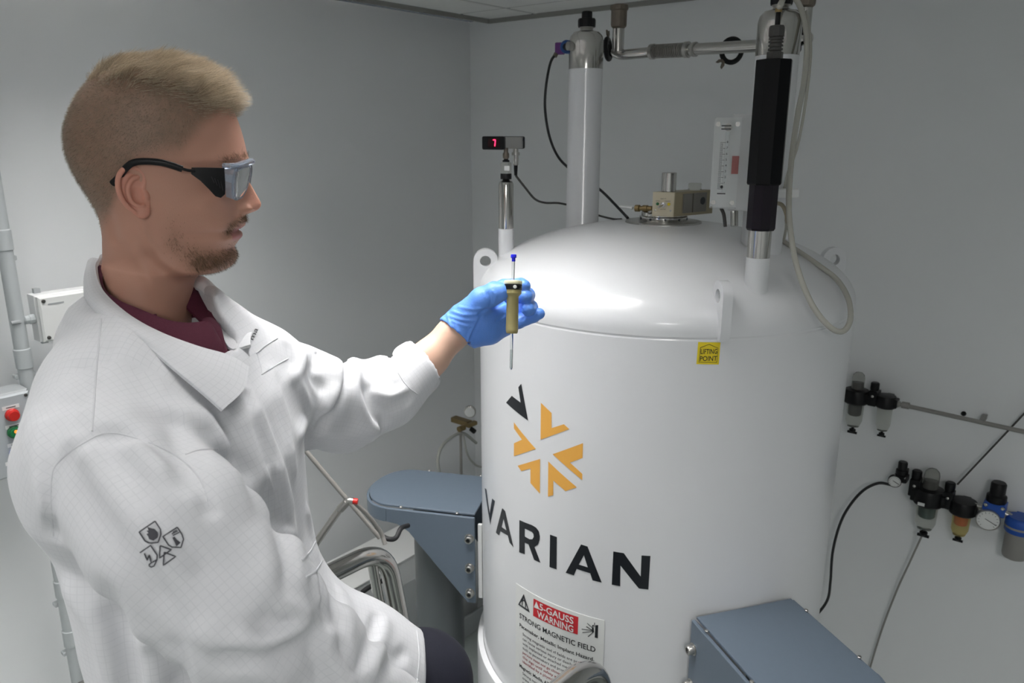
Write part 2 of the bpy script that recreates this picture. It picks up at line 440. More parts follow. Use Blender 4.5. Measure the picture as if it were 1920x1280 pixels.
# flat print wrapped round the drum
def wrap(v, f, lift=0.0006):
    """v: (angle, height) pairs"""
    a, z = v[:, 0], v[:, 1]; R = MR + lift
    P = np.stack([MC[0] + R * np.cos(a), MC[1] + R * np.sin(a), z], 1)
    return P, f
def px_poly(pts, org=(900, 700), k=3.047): return [onM(org[0] + q[0] / k, org[1] + q[1] / k) for q in pts]
def decal(name, outl, m, parent, lift=0.0006, label=None):
    v, f = flat_mesh(outl); v, f = slice_x(v, f, 0.02)
    P, f = wrap(v, f, lift)
    return obj(name, (P, fix_out(P, f)), m, parent, label=label, smooth=False)
def fix_out(P, f):
    out = []
    for q in f:
        a, b, c = P[q[0]], P[q[1]], P[q[2]]; n = np.cross(b - a, c - a)
        out.append(q if n @ ((a - MC) * [1, 1, 0]) > 0 else q[::-1])
    return out
MARKS = [[(349, 166), (347, 377), (511, 317), (480, 289), (410, 311), (410, 225)],
         [(589, 397), (416, 460), (585, 608), (585, 572), (515, 508), (587, 481)],
         [(391, 501), (389, 703), (419, 694), (420, 611), (489, 671), (554, 649)],
         [(344, 487), (216, 526), (237, 557), (289, 542), (289, 624), (343, 685)],
         [(195, 278), (195, 313), (241, 377), (195, 398), (195, 472), (320, 430)]]
for q in MARKS: decal('emblem_mark', [px_poly(q)], M_ORANGE, mag)
decal('emblem_mark', [px_poly([(150, 166), (276, 269), (237, 58), (220, 78), (233, 165), (183, 127)])], M_INK, mag, label='black tick mark of the emblem')
LETTERS = [[[(28, 652), (60, 862), (86, 728), (71, 713), (56, 800), (38, 662)]],
           [[(128, 768), (92, 908), (110, 924), (118, 900), (160, 925), (170, 965), (193, 992), (145, 785)], [(136, 830), (125, 876), (152, 895)]],
           [[(226, 836), (225, 1020), (257, 1032), (257, 965), (278, 975), (310, 1063), (347, 1081), (313, 990), (333, 976), (342, 950), (343, 928), (337, 900), (322, 880), (300, 866)],
            [(257, 885), (257, 930), (285, 946), (300, 946), (308, 932), (306, 915), (296, 903)]],
           [[(401, 919), (398, 1104), (438, 1118), (440, 933)]],
           [[(578, 975), (490, 1137), (537, 1152), (553, 1115), (630, 1140), (643, 1180), (696, 1193), (615, 987)], [(594, 1037), (566, 1090), (616, 1106)]],
           [[(762, 1015), (753, 1205), (801, 1214), (803, 1096), (908, 1227), (962, 1233), (974, 1041), (923, 1038), (918, 1158), (822, 1025)]]]
for L in LETTERS: decal('brand_letter', [px_poly(q) for q in L], M_INK, mag)

# warning notice
def txt_on(name, txt, a0, a1, z, h, m, parent, lift=0.0018, bold=0.0):
    """text from angle a0 to a1 with its baseline at height z and cap height h"""
    v, f = text_mesh(txt, bold)
    x0, x1 = v[:, 0].min(), v[:, 0].max()
    v = v.copy(); v[:, 0] = a0 + (v[:, 0] - x0) / (x1 - x0) * (a1 - a0); v[:, 1] = z + v[:, 1] / 0.70 * h
    P, f = wrap(v, f, lift)
    return obj(name, (P, fix_out(P, f)), m, parent, smooth=False)
A0, ZT = onM(968, 1092); A1, _ = onM(1134, 1160); ZB = ZT - 0.31
AA = np.linspace(A0, A1, 24); v = []; f = []
for i, a in enumerate(AA):
    for R_, z in ((MR + 0.0004, ZT), (MR + 0.0012, ZT), (MR + 0.0012, ZB), (MR + 0.0004, ZB)):
        v.append((MC[0] + R_ * math.cos(a), MC[1] + R_ * math.sin(a), z))
for i in range(23):
    for k in range(4):
        j = (k + 1) % 4; f.append([i * 4 + k, i * 4 + j, i * 4 + 4 + j, i * 4 + 4 + k])
f += [[0, 3, 2, 1], [92, 93, 94, 95]]
sign = obj('warning_notice', (np.array(v), f), M_SIGN, mag, smooth=False, label='white magnetic field warning notice with a red box')
def sg(u, w):                                    # notice coordinates: u 0..1 across, w metres down from its top
    return (A0 + (A1 - A0) * u, ZT - w)
def sg_px(px, py):                               # pixel inside the notice
    return onM(px, py, MR + 0.0015)
def sgc(x, y): return sg_px(880 + x / 5.647, 1060 + y / 5.647)
rb = [sgc(680, 347), sgc(1155, 545), sgc(1147, 730), sgc(675, 530)]
decal('red_box', [rb], M_SIGNRED, sign, 0.0016)
za = (rb[0][1] + rb[1][1]) / 2; zb = (rb[2][1] + rb[3][1]) / 2; hh = za - zb
txt_on('sign_text', '5-GAUSS', sgc(750, 0)[0], sgc(1118, 0)[0], za - hh * 0.46, hh * 0.37, M_SIGN, sign, 0.0022, 0.015)
txt_on('sign_text', 'WARNING', sgc(725, 0)[0], sgc(1118, 0)[0], zb + hh * 0.07, hh * 0.37, M_SIGN, sign, 0.0022, 0.015)
tri = [sgc(712, 378), sgc(745, 465), sgc(685, 438)]
decal('hazard_triangle', [tri], M_SIGN, sign, 0.0022)
tz = [sgc(577, 300), sgc(641, 497), sgc(518, 412)]
tin = [sgc(577, 348), sgc(620, 463), sgc(535, 407)]
decal('magnet_triangle', [tz, tin], M_INK, sign, 0.0018)
c0 = sgc(578, 395)
mg = [(-.007, -.009), (-.007, .002), (-.004, .008), (.004, .008), (.007, .002), (.007, -.009), (.004, -.009), (.004, .001), (.0015, .0045), (-.0015, .0045), (-.004, .001), (-.004, -.009)]
decal('magnet_symbol', [[(c0[0] + q[0] / MR, c0[1] + q[1]) for q in mg]], M_INK, sign, 0.0018)
# flying objects symbol: a wall and streaks
decal('attraction_symbol', [[sgc(1335, 630), sgc(1365, 628), sgc(1360, 768), sgc(1328, 760)]], M_INK, sign, 0.0018)
for q in ([(1190, 668), (1300, 683), (1300, 690), (1190, 675)], [(1198, 705), (1305, 692), (1305, 699), (1198, 712)], [(1240, 640), (1300, 678), (1298, 686), (1237, 648)],
          [(1248, 606), (1305, 655), (1302, 661), (1246, 612)], [(1255, 748), (1312, 700), (1316, 706), (1260, 755)], [(1298, 655), (1316, 650), (1322, 705), (1300, 712)], [(1322, 604), (1330, 602), (1330, 650), (1324, 652)], [(1300, 632), (1316, 626), (1320, 642), (1304, 650)]):
    decal('streak', [[sgc(*p_) for p_ in q]], M_INK, sign, 0.0018)
def line_px(txt, p0, p1, h, m, bold):
    a0, z0 = sgc(*p0); a1, _ = sgc(*p1)
    txt_on('sign_text', txt, a0, a1, z0, h, m, sign, 0.0018, bold)
W_ = sg(0, 0)[1] - sg(0, 1)[1]
a_l = sgc(533, 540)[0]; a_r = sgc(1336, 880)[0]
z1 = sgc(533, 548)[1]
txt_on('sign_text', 'STRONG MAGNETIC FIELD', a_l, a_r, z1, 0.0125, M_INK, sign, 0.0018, 0.012)
z2 = sgc(533, 640)[1]; a_i = sgc(566, 720)[0]; zs = sgc(566, 735)[1]
M_TXT = mat('grey_print', (0.12, 0.12, 0.13), 0.5); M_TXTR = mat('red_print', (0.36, 0.05, 0.06), 0.5)
kch = (a_r - a_l) / 21.0
txt_on('sign_text', 'Pacemaker, Metallic Implant Hazard.', a_l, a_l + (a_r - a_l) * 0.99, z2, 0.0085, M_INK, sign, 0.0018, 0.015)
LN = [('Strong magnetic and rf fields are present that', M_TXT), ('can cause serious injury or death to persons', M_TXT), ('with implanted or attached medical devices', M_TXT), ('such as pacemakers and prosthetic parts. Such', M_TXT),
      ('persons must not go closer to the magnet than', M_TXTR), ('this sign until safety at a closer distance is', M_TXTR), ('identified by a physician or manufacturer.', M_TXTR)]
dz = 0.0118
for i, (t_, m_) in enumerate(LN):
    txt_on('sign_text', t_, a_i, a_i + (a_r - a_i) * len(t_) / 46.0 * 1.02, zs - i * dz, 0.0066, m_, sign, 0.0018, 0.008)
z3 = zs - 7 * dz - 0.006
txt_on('sign_text', 'Magnetic Media, ATM/Credit Card Hazard.', a_l, a_r, z3, 0.0085, M_INK, sign, 0.0018, 0.015)
for i, t_ in enumerate(('Strong magnetic fields are present that can', 'erase magnetic media and disable credit cards', 'and damage some watches. Do not take such', 'objects closer to the magnet than this sign.')):
    txt_on('sign_text', t_, a_i, a_i + (a_r - a_i) * len(t_) / 46.0 * 1.02, z3 - (i + 1) * dz - .002, 0.0066, M_TXT, sign, 0.0018, 0.008)
# lifting point sticker
def st_px(x, y): return onM(1280 + x / 4.267, 400 + y / 4.267)
stk = decal('lifting_sticker', [[st_px(124, 1027), st_px(302, 1031), st_px(288, 1207), st_px(109, 1204)]], M_YELLOW, mag, 0.0007, label='yellow lifting point sticker')
o_ = [(140, 1070), (211, 1043), (284, 1075), (272, 1192), (127, 1190)]; i_ = [(143, 1073), (211, 1047), (281, 1078), (269, 1189), (130, 1187)]
decal('sticker_outline', [[st_px(*q) for q in o_], [st_px(*q) for q in i_]], M_INK, stk, 0.0012)
for t_, xa, xb, yb in (('LIFTING', 142, 274, 1122), ('POINT', 136, 272, 1178)):
    a0, zz0 = st_px(xa, yb); a1, _ = st_px(xb, yb)
    txt_on('sticker_text', t_, a0, a1, zz0, 0.0092, M_INK, stk, 0.0012, 0.01)
# ------------------------------------------------------------------ three bolted support legs
def support_leg(a, label):
    rr = np.array([math.cos(math.radians(a)), math.sin(math.radians(a)), 0]); tt = np.cross(ZZ, rr)
    base = MC + rr * 0.60
    t = thing('support_leg', base, label, 'support leg', 'support legs of the magnet')
    def L(r, s, z): return MC + rr * r + tt * s + ZZ * zr(z)
    zt = -0.925; W = 0.115
    # side plates
    out = [(0.424, zt - 0.003), (0.424, zt - 0.245), (0.445, zt - 0.245), (0.575, zt - 0.092), (0.60, zt - 0.062), (0.63, zt - 0.044), (0.66, zt - 0.040), (0.66, zt - 0.003)]
    for s in (-1, 1):
        pl = obj('side_plate', prism(out, MC + tt * (s * W - 0.004) + ZZ * Z0, rr, ZZ, np.cross(rr, ZZ) * -1 if False else tt, 0.008, 0.001), M_BLUEG, t, smooth=False)
        for zb in (-0.060, -0.143, -0.215):
            o = L(0.437, s * (W + 0.002), zt + zb); ax = tt * s
            bo = obj('bolt', lathe([(0.0125, 0), (0.0125, 0.003), (0.0100, 0.0035), (0.0100, 0.014), (0.0088, 0.016), (0.0055, 0.016), (0.0055, 0.011)], o, ax, 20), M_STEEL, pl)
            obj('socket_shade', lathe([(0.0056, 0.0112), (0.0056, 0.0122)], o, ax, 6), M_INK, pl)  # dark disc paints the shade inside the bolt head
    # rounded end skirt joining the two plates
    skv = []; th = np.linspace(-PI / 2, PI / 2, 24)
    for rad in (W + 0.004, W - 0.004):
        for k, zz in ((0, zt - 0.003), (1, zt - 0.04)):
            for q in th: skv.append(L(0.66 + 0.75 * rad * math.cos(q), rad * math.sin(q), zz))
    n = len(th); F = []
    for i in range(n - 1):
        F += [[i, i + 1, n + i + 1, n + i], [2 * n + i, 3 * n + i, 3 * n + i + 1, 2 * n + i + 1], [i, 2 * n + i, 2 * n + i + 1, i + 1], [n + i, n + i + 1, 3 * n + i + 1, 3 * n + i]]
    obj('end_skirt', (np.array(skv), F), M_BLUEG, t)
    # cover: flat plate with rounded outer end
    cv = [(0.426, -W + 0.006), (0.66, -W + 0.006)] + [(0.66 + 0.75 * (W - 0.006) * math.cos(q), (W - 0.006) * math.sin(q)) for q in th[1:-1]] + [(0.66, W - 0.006), (0.426, W - 0.006)]
    # keep the inner edge clear of the drum
    cv[0] = (0.405, -W + 0.006); cv[-1] = (0.405, W - 0.006)
    mid = [(0.426, W - 0.006), (0.426, -W + 0.006)]
    cv = cv[1:-1] + mid
    top = obj('cover_plate', prism(cv, MC + ZZ * zr(zt - 0.002), rr, tt, ZZ, 0.006, 0.001), M_BLUEG, t, smooth=False)
    for r_ in (0.47, 0.62):
        for s in (-1, 1):
            obj('screw', lathe([(0.004, 0), (0.004, 0.002), (0.003, 0.003)], L(r_, s * (W - 0.002), zt + 0.002), ZZ, 10), M_STEEL, top)
    obj('post', lathe([(0.066, 0.02), (0.066, zr(zt - 0.012)), (0.06, zr(zt - 0.008))], MC + rr * 0.56, ZZ, 48), M_GREYG, t)
    obj('foot_plate', lathe([(0.11, 0.0), (0.11, 0.018), (0.105, 0.022)], MC + rr * 0.56, ZZ, 40), M_GREYG, t)
    # slotted strip between drum and plates
    for s in (-1, 1):
        sv = L(math.sqrt(0.42 ** 2 - 0.105 ** 2) + 0.006, s * 0.104, zt - 0.13)
        st = obj('mounting_strip', box(sv, rr, tt, ZZ, 0.010, 0.008, 0.21, 0.001), M_WHITE, t, smooth=False)
    return t
support_leg(167, 'blue grey support leg left of the magnet behind the man\'s sleeve')
support_leg(-73, 'blue grey support leg at the front right of the magnet')
# ------------------------------------------------------------------ fittings on and around the magnet
def plan_of(px, py, d): return S(px, py, d)[:2]
def vz(plan, py): return zr(z_at(plan, py))
def vert(plan, prof, seg=32):
    """lathe on a vertical axis over a plan point: prof of (radius, picture row)"""
    return lathe([(r, vz(plan, y)) for r, y in prof], np.array([plan[0], plan[1], 0]), ZZ, seg)
def P3(plan, py, dx=0, dy=0): return np.array([plan[0] + dx, plan[1] + dy, vz(plan, py)])
# --- level display on its slim post
pl = plan_of(949, 440, 1.80)
t = thing('level_display', P3(pl, 480), 'small red digit display on a slim white and steel post left of the dome', 'display')
obj('post', vert(pl, [(.0185, 500), (.0178, 490), (.0178, 428)]), M_SHELL, t)
obj('steel_sleeve', vert(pl, [(.0172, 428), (.0172, 346), (.0155, 341), (.011, 339)]), M_CHROME, t)
obj('lower_collar', vert(pl, [(.007, 340), (.009, 337), (.006, 336), (.0125, 335.5), (.0128, 334), (.0128, 326), (.012, 325)]), M_BLACK, t)
bt = obj('sight_glass', vert(pl, [(.0125, 325), (.0128, 322), (.0128, 306), (.009, 303.5), (.0065, 303)]), M_BOWL, t)
obj('glass_label', box(P3(pl, 315, 0.002, -0.0125), (1, 0, 0), (0, 1, 0), ZZ, 0.012, 0.0015, 0.011), M_SIGN, bt, smooth=False)
obj('upper_collar', vert(pl, [(.0075, 304), (.0085, 301), (.005, 299), (.0045, 297)]), M_BLACK, t)
obj('swivel', vert(pl, [(.005, 298), (.0072, 295), (.0072, 288), (.005, 285), (.005, 277)]), M_BRONZE, t)
nf = nrm(np.array([-0.42, -0.907, 0])); e1 = np.cross(ZZ, nf)          # face of the box looks along nf
e1 = np.array([0.907, -0.42, 0]); e1 = e1 if e1[0] > 0 else -e1
fc = S(924, 268, 1.74)
ln = 0.105
obj('housing', box(fc - nf * (0.008 + ln / 2), e1, ZZ, -nf, 0.050, 0.026, ln, 0.002), M_STEEL, t, smooth=False)
fb = obj('front_bezel', prism(rrect(0.055, 0.0295, 0.004), fc - nf * 0.010, e1, ZZ, nf, 0.010, 0.001), M_BLACK, t, smooth=False)
obj('rear_bezel', prism(rrect(0.053, 0.0285, 0.004), fc - nf * (0.014 + ln), e1, ZZ, nf, 0.008, 0.001), M_BLACK, t, smooth=False)
obj('window', prism([(-.012, -.0095), (.017, -.0095), (.017, .0095), (-.012, .0095)], fc, e1, ZZ, nf, 0.0006), mat('dark_red_window', (0.02, 0.003, 0.004), 0.15), fb, smooth=False)
M_LED = mat('red_led', (0.6, 0.01, 0.03), 0.4, emit=(1.0, 0.02, 0.08), estr=4.0)
sg7 = MB()
def seg7(a, b):
    a, b = np.array(a), np.array(b); d = nrm(b - a); nn = np.array([-d[1], d[0]]) * 0.0011
    sg7.add(*prism([a - nn, b - nn, b + nn, a + nn], fc + nf * 0.0007, e1, ZZ, nf, 0.0006))
seg7((0.001, 0.0068), (0.0072, 0.0068)); seg7((0.0070, 0.0066), (0.0062, 0.0004)); seg7((0.0062, -0.0002), (0.0054, -0.0070))
obj('digit', sg7, M_LED, fb, smooth=False)
p2 = plan_of(967, 300, 1.80)
obj('plug', vert(p2, [(.0065, 279), (.0065, 285), (.009, 285), (.0095, 286), (.0095, 291), (.0065, 291.5), (.0065, 309), (.005, 310)][::-1]), M_STEEL, t)
obj('strain_relief', vert(p2, [(.0035, 329), (.0046, 312), (.0046, 309)]), M_BLACK, t)
pts = [P3(p2, 329), S(985, 352, 1.82), S(1003, 373, 1.86), S(1022, 380, 1.90), S(1050, 381, 1.97), S(1085, 390, 2.03), S(1120, 403, 2.02), S(1150, 410.5, 1.94), S(1165, 411, 1.88)]
tag_ = obj('grey_cable', sweep(spline(pts, 8), 0.0027, 8), M_DARKG, label='thin grey cable running from the red digit display behind the left tower', cat='cable')
# --- helium manifold between the two towers
t = thing('gas_manifold', S(1290, 95, 1.80), 'steel gas pipe with ribbed bellows joining the tops of the two towers', 'pipe')
pA, pB, pC, pD = S(1150, 100, 1.92), S(1220, 97, 1.90), S(1292, 93, 1.83), S(1420, 86, 1.69)
pE = S(1512, 72, 1.60)
obj('pipe', sweep(fillet([S(1148, 96, 1.93), S(1165, 103, 1.925), pB + np.array([-0.01, 0, -0.002]), pB], 0.03), 0.0125, 20), M_CHROME, t)
bel = []; n = 17; L = np.linalg.norm(pC - pB); ax = nrm(pC - pB)
for i in range(n):
    h0 = 0.012 + (L - 0.024) * i / n; hs = (L - 0.024) / n; bel += [(.0130, h0), (.0168, h0 + hs * .25), (.0168, h0 + hs * .5), (.0130, h0 + hs * .75)]
be = obj('bellows', lathe([(.0125, 0), (.0185, .001), (.0185, .010), (.0145, .0115)] + bel + [(.0145, L - .0115), (.0185, L - .010), (.0185, L - .001), (.0125, L)], pB, ax, 32), M_STEEL, t, angle=25)
obj('pipe', sweep(np.array([pC, pD, pE]), 0.0132, 24), M_CHROME, t)
obj('pipe_ring', lathe([(.0132, 0), (.0165, .001), (.0165, .008), (.0132, .009)], pC + nrm(pD - pC) * 0.012, pD - pC, 28), M_STEEL, t)
obj('end_cap', lathe([(.0132, 0), (.0128, .005), (.010, .010), (.005, .013), (.001, .014)], pE, pE - pD, 24), M_STEEL, t)
def relief(px, d, y0, y1, y2, y3):
    q = plan_of(px, (y0 + y3) / 2, d)
    v = obj('riser', vert(q, [(.0145, y0), (.0145, y1), (.013, y1 - 1)]), M_CHROME, t)
    obj('relief_valve', vert(q, [(.013, y1), (.0185, y1 - 4), (.0195, y1 - 8), (.0195, y2), (.0215, y2 - 1), (.0225, y2 - 4), (.0215, y3 + 2), (.015, y3)], 12), M_BRONZE, v, angle=25)
relief(1160, 1.90, 97, 54, 20, 8)
relief(1510, 1.60, 68, 15, -18, -32)
def ring_clamp(c, axd, r, name='ring_clamp', turn=0.0):
    x, y, z = frame(axd); x, y = x * math.cos(turn) + y * math.sin(turn), y * math.cos(turn) - x * math.sin(turn); a = np.linspace(0, 2 * PI, 40)
    P = c + r * (np.cos(a)[:, None] * x + np.sin(a)[:, None] * y)
    k = obj(name, sweep(P, 0.006, 10, caps=False), M_BLACK, t)
    o = c + y * (r + 0.004)
    obj('wing_nut', extrude_flat([[(-.010, .006), (-.004, 0), (.004, 0), (.010, .006), (.011, .016), (.006, .014), (.002, .006), (-.002, .006), (-.006, .014), (-.011, .016)]], o, x, y, z, 0.004), M_BRONZE, k, smooth=False)
    return k
ring_clamp(S(1140, 92, 1.935), nrm(np.array([1, -0.4, 0.1])), 0.024)
ring_clamp(S(1372, 95, 1.835), nrm(np.array([0.25, -1, -0.1])), 0.026, 'open_clamp', 2.4)
ring_clamp(S(1497, 70, 1.60), nrm(np.array([1, -0.4, 0.1])), 0.024)
# connector on the left tower
tw = thing('sensor_plug', S(1062, 88, 1.90), 'purple and blue plug on the steel collar of the left tower', 'plug')
tl3 = np.array([TL[0], TL[1], vz(TL, 88)])
obj('socket', cyl(tl3 + np.array([-0.036, -0.018, 0]), tl3 + np.array([-0.046, -0.023, 0]), .010, 20), M_STEEL, tw)
o = S(1064, 88, 1.862)
obj('blue_nut', lathe([(.0085, -.012), (.0145, -.012), (.0155, -.010), (.0155, .010), (.0145, .012), (.0085, .012), (.0085, 0)], o, nrm(np.array([-.35, -.93, -.05])), 24, caps=False), mat('blue_plug', (.012, .06, .22), .4, noise=.05), tw)
obj('plug_core', cyl(o - nrm(np.array([-.35, -.93, -.05])) * .010, o + nrm(np.array([-.35, -.93, -.05])) * .004, .0085, 16), M_DARKG, tw)
obj('purple_body', box(S(1050, 91, 1.895), (1, -.2, 0), (.2, 1, 0), ZZ, .022, .02, .027, .002), M_PURPLE, tw, smooth=False)
obj('cable_gland', cyl(S(1043, 100, 1.895), S(1040, 106, 1.895), .0055, 12), M_BRONZE, tw)
pts = [S(1042, 101, 1.895), S(1032, 118, 1.895), S(1024, 160, 1.895), S(1022, 205, 1.90), S(1030, 255, 1.93), S(1046, 293, 1.98), S(1070, 318, 2.05), S(1100, 338, 2.06), S(1128, 358, 2.02), S(1155, 385, 1.90), S(1177, 408.5, 1.80)]
obj('black_cable', sweep(spline(pts, 8), 0.0034, 8), M_BLACKG, label='black cable looping from the purple plug behind the left tower down to the top flange', cat='cable')
# --- transfer port at the front right of the dome
pp = plan_of(1420, 500, 1.44)
t = thing('transfer_port', P3(pp, 555), 'black insulated transfer port on a steel stub at the front right of the dome', 'port')
obj('stub', vert(pp, [(.0250, 580), (.0222, 548), (.0215, 530), (.0215, 482)], 40), M_SHELL, t)
obj('steel_tube', vert(pp, [(.0208, 482), (.0208, 428)], 40), M_CHROME, t)
obj('lower_sleeve', vert(pp, [(.0245, 431), (.0268, 427), (.0268, 346), (.025, 344)], 10), mat('purple_black_sleeve', (.006, .003, .008), .28, noise=.1, spec=.3), t, angle=20)
obj('upper_sleeve', vert(pp, [(.0300, 346), (.0318, 343), (.0318, 113), (.030, 112)], 8), mat('black_sleeve', (.002, .002, .003), .35, noise=.1, spec=.22), t, angle=20)
obj('hex_base', vert(pp, [(.0145, 112), (.0145, 98), (.0125, 97)], 6), M_DARKG, t, angle=20)
rib = [(.010, 97)]
for y in (95, 88, 81, 75): rib += [(.010, y), (.0125, y - .5), (.0125, y - 4), (.010, y - 4.5)]
obj('ribbed_fitting', vert(pp, rib + [(.010, 70)], 20), M_DARKG, t, angle=25)
obj('hose_nut', vert(pp, [(.011, 71), (.0138, 68), (.0138, 52), (.012, 48), (.0045, 47)], 8), M_DARKG, t, angle=20)
obj('hose_stem', vert(pp, [(.0045, 48), (.0045, 20), (.0035, 18)], 14), M_BLACK, t)
obj('brass_ring', vert(pp, [(.0058, 23), (.0060, 22), (.0060, 16), (.0055, 15)], 16), M_BRASS, t)
top = P3(pp, 16)
pts = [top, P3(pp, 4) + np.array([.004, 0, 0]), S(1474, -10, 1.44), S(1492, -2, 1.44), S(1506, 30, 1.45), S(1513, 80, 1.45), S(1508, 150, 1.44), S(1495, 220, 1.43), S(1484, 300, 1.43), S(1479, 380, 1.42), S(1483, 440, 1.41), S(1496, 505, 1.405), S(1522, 570, 1.40), S(1555, 612, 1.40), S(1580, 621, 1.41), S(1594, 600, 1.44), S(1591, 562, 1.49), S(1570, 525, 1.54), S(1535, 497, 1.575), S(1500, 473, 1.61), S(1468, 452, 1.66), S(1440, 430, 1.72), S(1410, 405, 1.76)]
obj('clear_hose', sweep(spline(pts, 8), 0.0052, 12), M_HOSE, label='milky clear hose looping from the black port over the right of the dome', cat='hose')
# second thin line beside it and a white tie holding both
pts = [S(1512, 20, 1.47), S(1520, 90, 1.47), S(1512, 180, 1.46), S(1496, 270, 1.47), S(1476, 330, 1.5), S(1468, 380, 1.56), S(1474, 420, 1.6), S(1470, 450, 1.62)]
obj('thin_hose', sweep(spline(pts, 8), 0.0028, 8), M_HOSE, label='thinner clear tube running beside the milky hose', cat='hose')
tie = thing('hose_bracket', S(1468, 262, 1.50), 'white bracket holding the hoses to the right tower', 'bracket')
for yy_ in (262, 362):
    obj('bracket_arm', box(S(1476, yy_, 1.52), (1, .3, 0), (-.3, 1, 0), ZZ, .045, .012, .018, .002), M_WHITE, tie, smooth=False)
# --- flow meter hung on the right tower
M_BRIGHT = mat('bright_white_plate', (0.88, 0.89, 0.89), 0.4, noise=0.01)
t = thing('flow_meter', S(1372, 310, 1.53), 'clear acrylic flow meter with a printed scale beside the black port', 'flow meter')
ff = nrm(np.array([-0.30, -0.954, 0])); fe_ = np.array([0.954, -0.30, 0])
c = S(1360, 307, 1.50)
tilt = ZZ
obj('acrylic_block', box(c - ff * 0.014, fe_, tilt, -ff, 0.050, 0.172, 0.028, 0.002), M_ACRYL, t, smooth=False)
bk = obj('back_plate', box(c - ff * 0.030 + fe_ * 0.0, fe_, tilt, -ff, 0.048, 0.170, 0.002), M_BRIGHT, t, smooth=False)
obj('back_box', box(c - ff * 0.050 + fe_ * 0.045, fe_, tilt, -ff, 0.075, 0.186, 0.036, 0.002), M_WHITE, t, smooth=False)
obj('tube_bore', cyl(c - ff * 0.013 - tilt * 0.055, c - ff * 0.013 + tilt * 0.06, 0.004, 14), M_GLASS, t)
obj('float_ball', lathe([(0.003 * math.sin(a), -0.003 * math.cos(a)) for a in np.linspace(.05, PI - .05, 8)], c + fe_ * -0.004 - ff * -0.0012 - tilt * 0.044, tilt, 12), M_INK, t)
tick = MB(); o = c + ff * 0.0004
for i in range(41):
    wd = .010 if i % 5 == 0 else .0055
    tick.add(*prism([(-.016, -.00035), (-.016 + wd, -.00035), (-.016 + wd, .00035), (-.016, .00035)], o + tilt * (-.048 + .0022 * i) + fe_ * .004, fe_, tilt, ff, .0003))
obj('scale_ticks', tick, M_INK, t, smooth=False)
for i, ch in enumerate('12345678'): flat_txt('scale_number', ch, o + tilt * (-.049 + .011 * (i + 1)) + fe_ * 0.000, fe_, tilt, .004, M_INK, t, .01)
for a_, b_ in ((.062, .074), (.062, -.074)):
    for s_ in (-1, 1):
        obj('screw', cyl(c + fe_ * s_ * .018 + tilt * b_, c + fe_ * s_ * .018 + tilt * b_ + ff * .003, .0045, 14), M_STEEL, t)
obj('inlet', cyl(c - ff * .016 + tilt * .068 - fe_ * .0, c - ff * .034 + tilt * .068, .007, 16), M_STEEL, t)
obj('red_label', box(c + fe_ * .0185 + ff * .0006 - tilt * .002, fe_, tilt, ff, .013, .034, .001), mat('faded_red_label', (.34, .12, .11), .5, noise=.05), t, smooth=False)
obj('header_print', MB().add(*prism([(-.012, 0), (.006, 0), (.006, .0022), (-.012, .0022)], o + tilt * .070, fe_, tilt, ff, .0003)).add(*prism([(-.012, 0), (.006, 0), (.006, .0022), (-.012, .0022)], o + tilt * .064, fe_, tilt, ff, .0003)).add(*prism([(-.012, 0), (.004, 0), (.004, .002), (-.012, .002)], o - tilt * .058, fe_, tilt, ff, .0003)), M_INK, t, smooth=False)
obj('steel_stem', cyl(S(1377, 396, 1.55), S(1377, 424, 1.55), .0075, 18), M_CHROME, t)
obj('tan_tube', sweep(spline([S(1352, 390, 1.56), S(1357, 402, 1.56), S(1360, 425, 1.56)], 6), .0035, 10), M_DARKG, label='dark tube hanging from the flow meter to the dome', cat='tube')
obj('tan_hose', sweep(spline([S(1452, 380, 1.50), S(1466, 384, 1.50), S(1474, 400, 1.50), S(1477, 418, 1.50)], 6), .004, 10), mat('tan_rubber', (.25, .22, .16), .5, noise=.05), label='short tan hose behind the lower black sleeve', cat='hose')
# --- spin controller on the top flange
t = thing('spin_controller', P3(MC[:2], 412), 'tan control box with a cream switch panel on the round top flange of the dome', 'control box')
c0 = np.array([MC[0], MC[1], 0])
zt_ = DZ + DH
obj('flange', lathe([(.086, zr(zt_ - .012)), (.086, zr(zt_ - .002)), (.084, zr(zt_)), (.052, zr(zt_ + .001))], c0, ZZ, 64), M_STEEL, t)
hub = obj('hub', lathe([(.053, zr(zt_)), (.054, zr(zt_ + .003)), (.054, zr(zt_ + .010)), (.050, zr(zt_ + .012)), (.050, zr(zt_ + .020)), (.047, zr(zt_ + .022))], c0, ZZ, 48), M_CHROME, t)
for k in range(10):
    a = 2 * PI * k / 10 + .2; d = np.array([math.cos(a), math.sin(a), 0])
    obj('hub_screw', cyl(c0 + d * .0535 + ZZ * zr(zt_ + .006), c0 + d * .0550 + ZZ * zr(zt_ + .006), .0028, 10), M_INK, hub)
bx_ = nrm(np.array([0.92, 0.39, 0])); by_ = np.array([-0.39, 0.92, 0])       # long axis of the box and its left
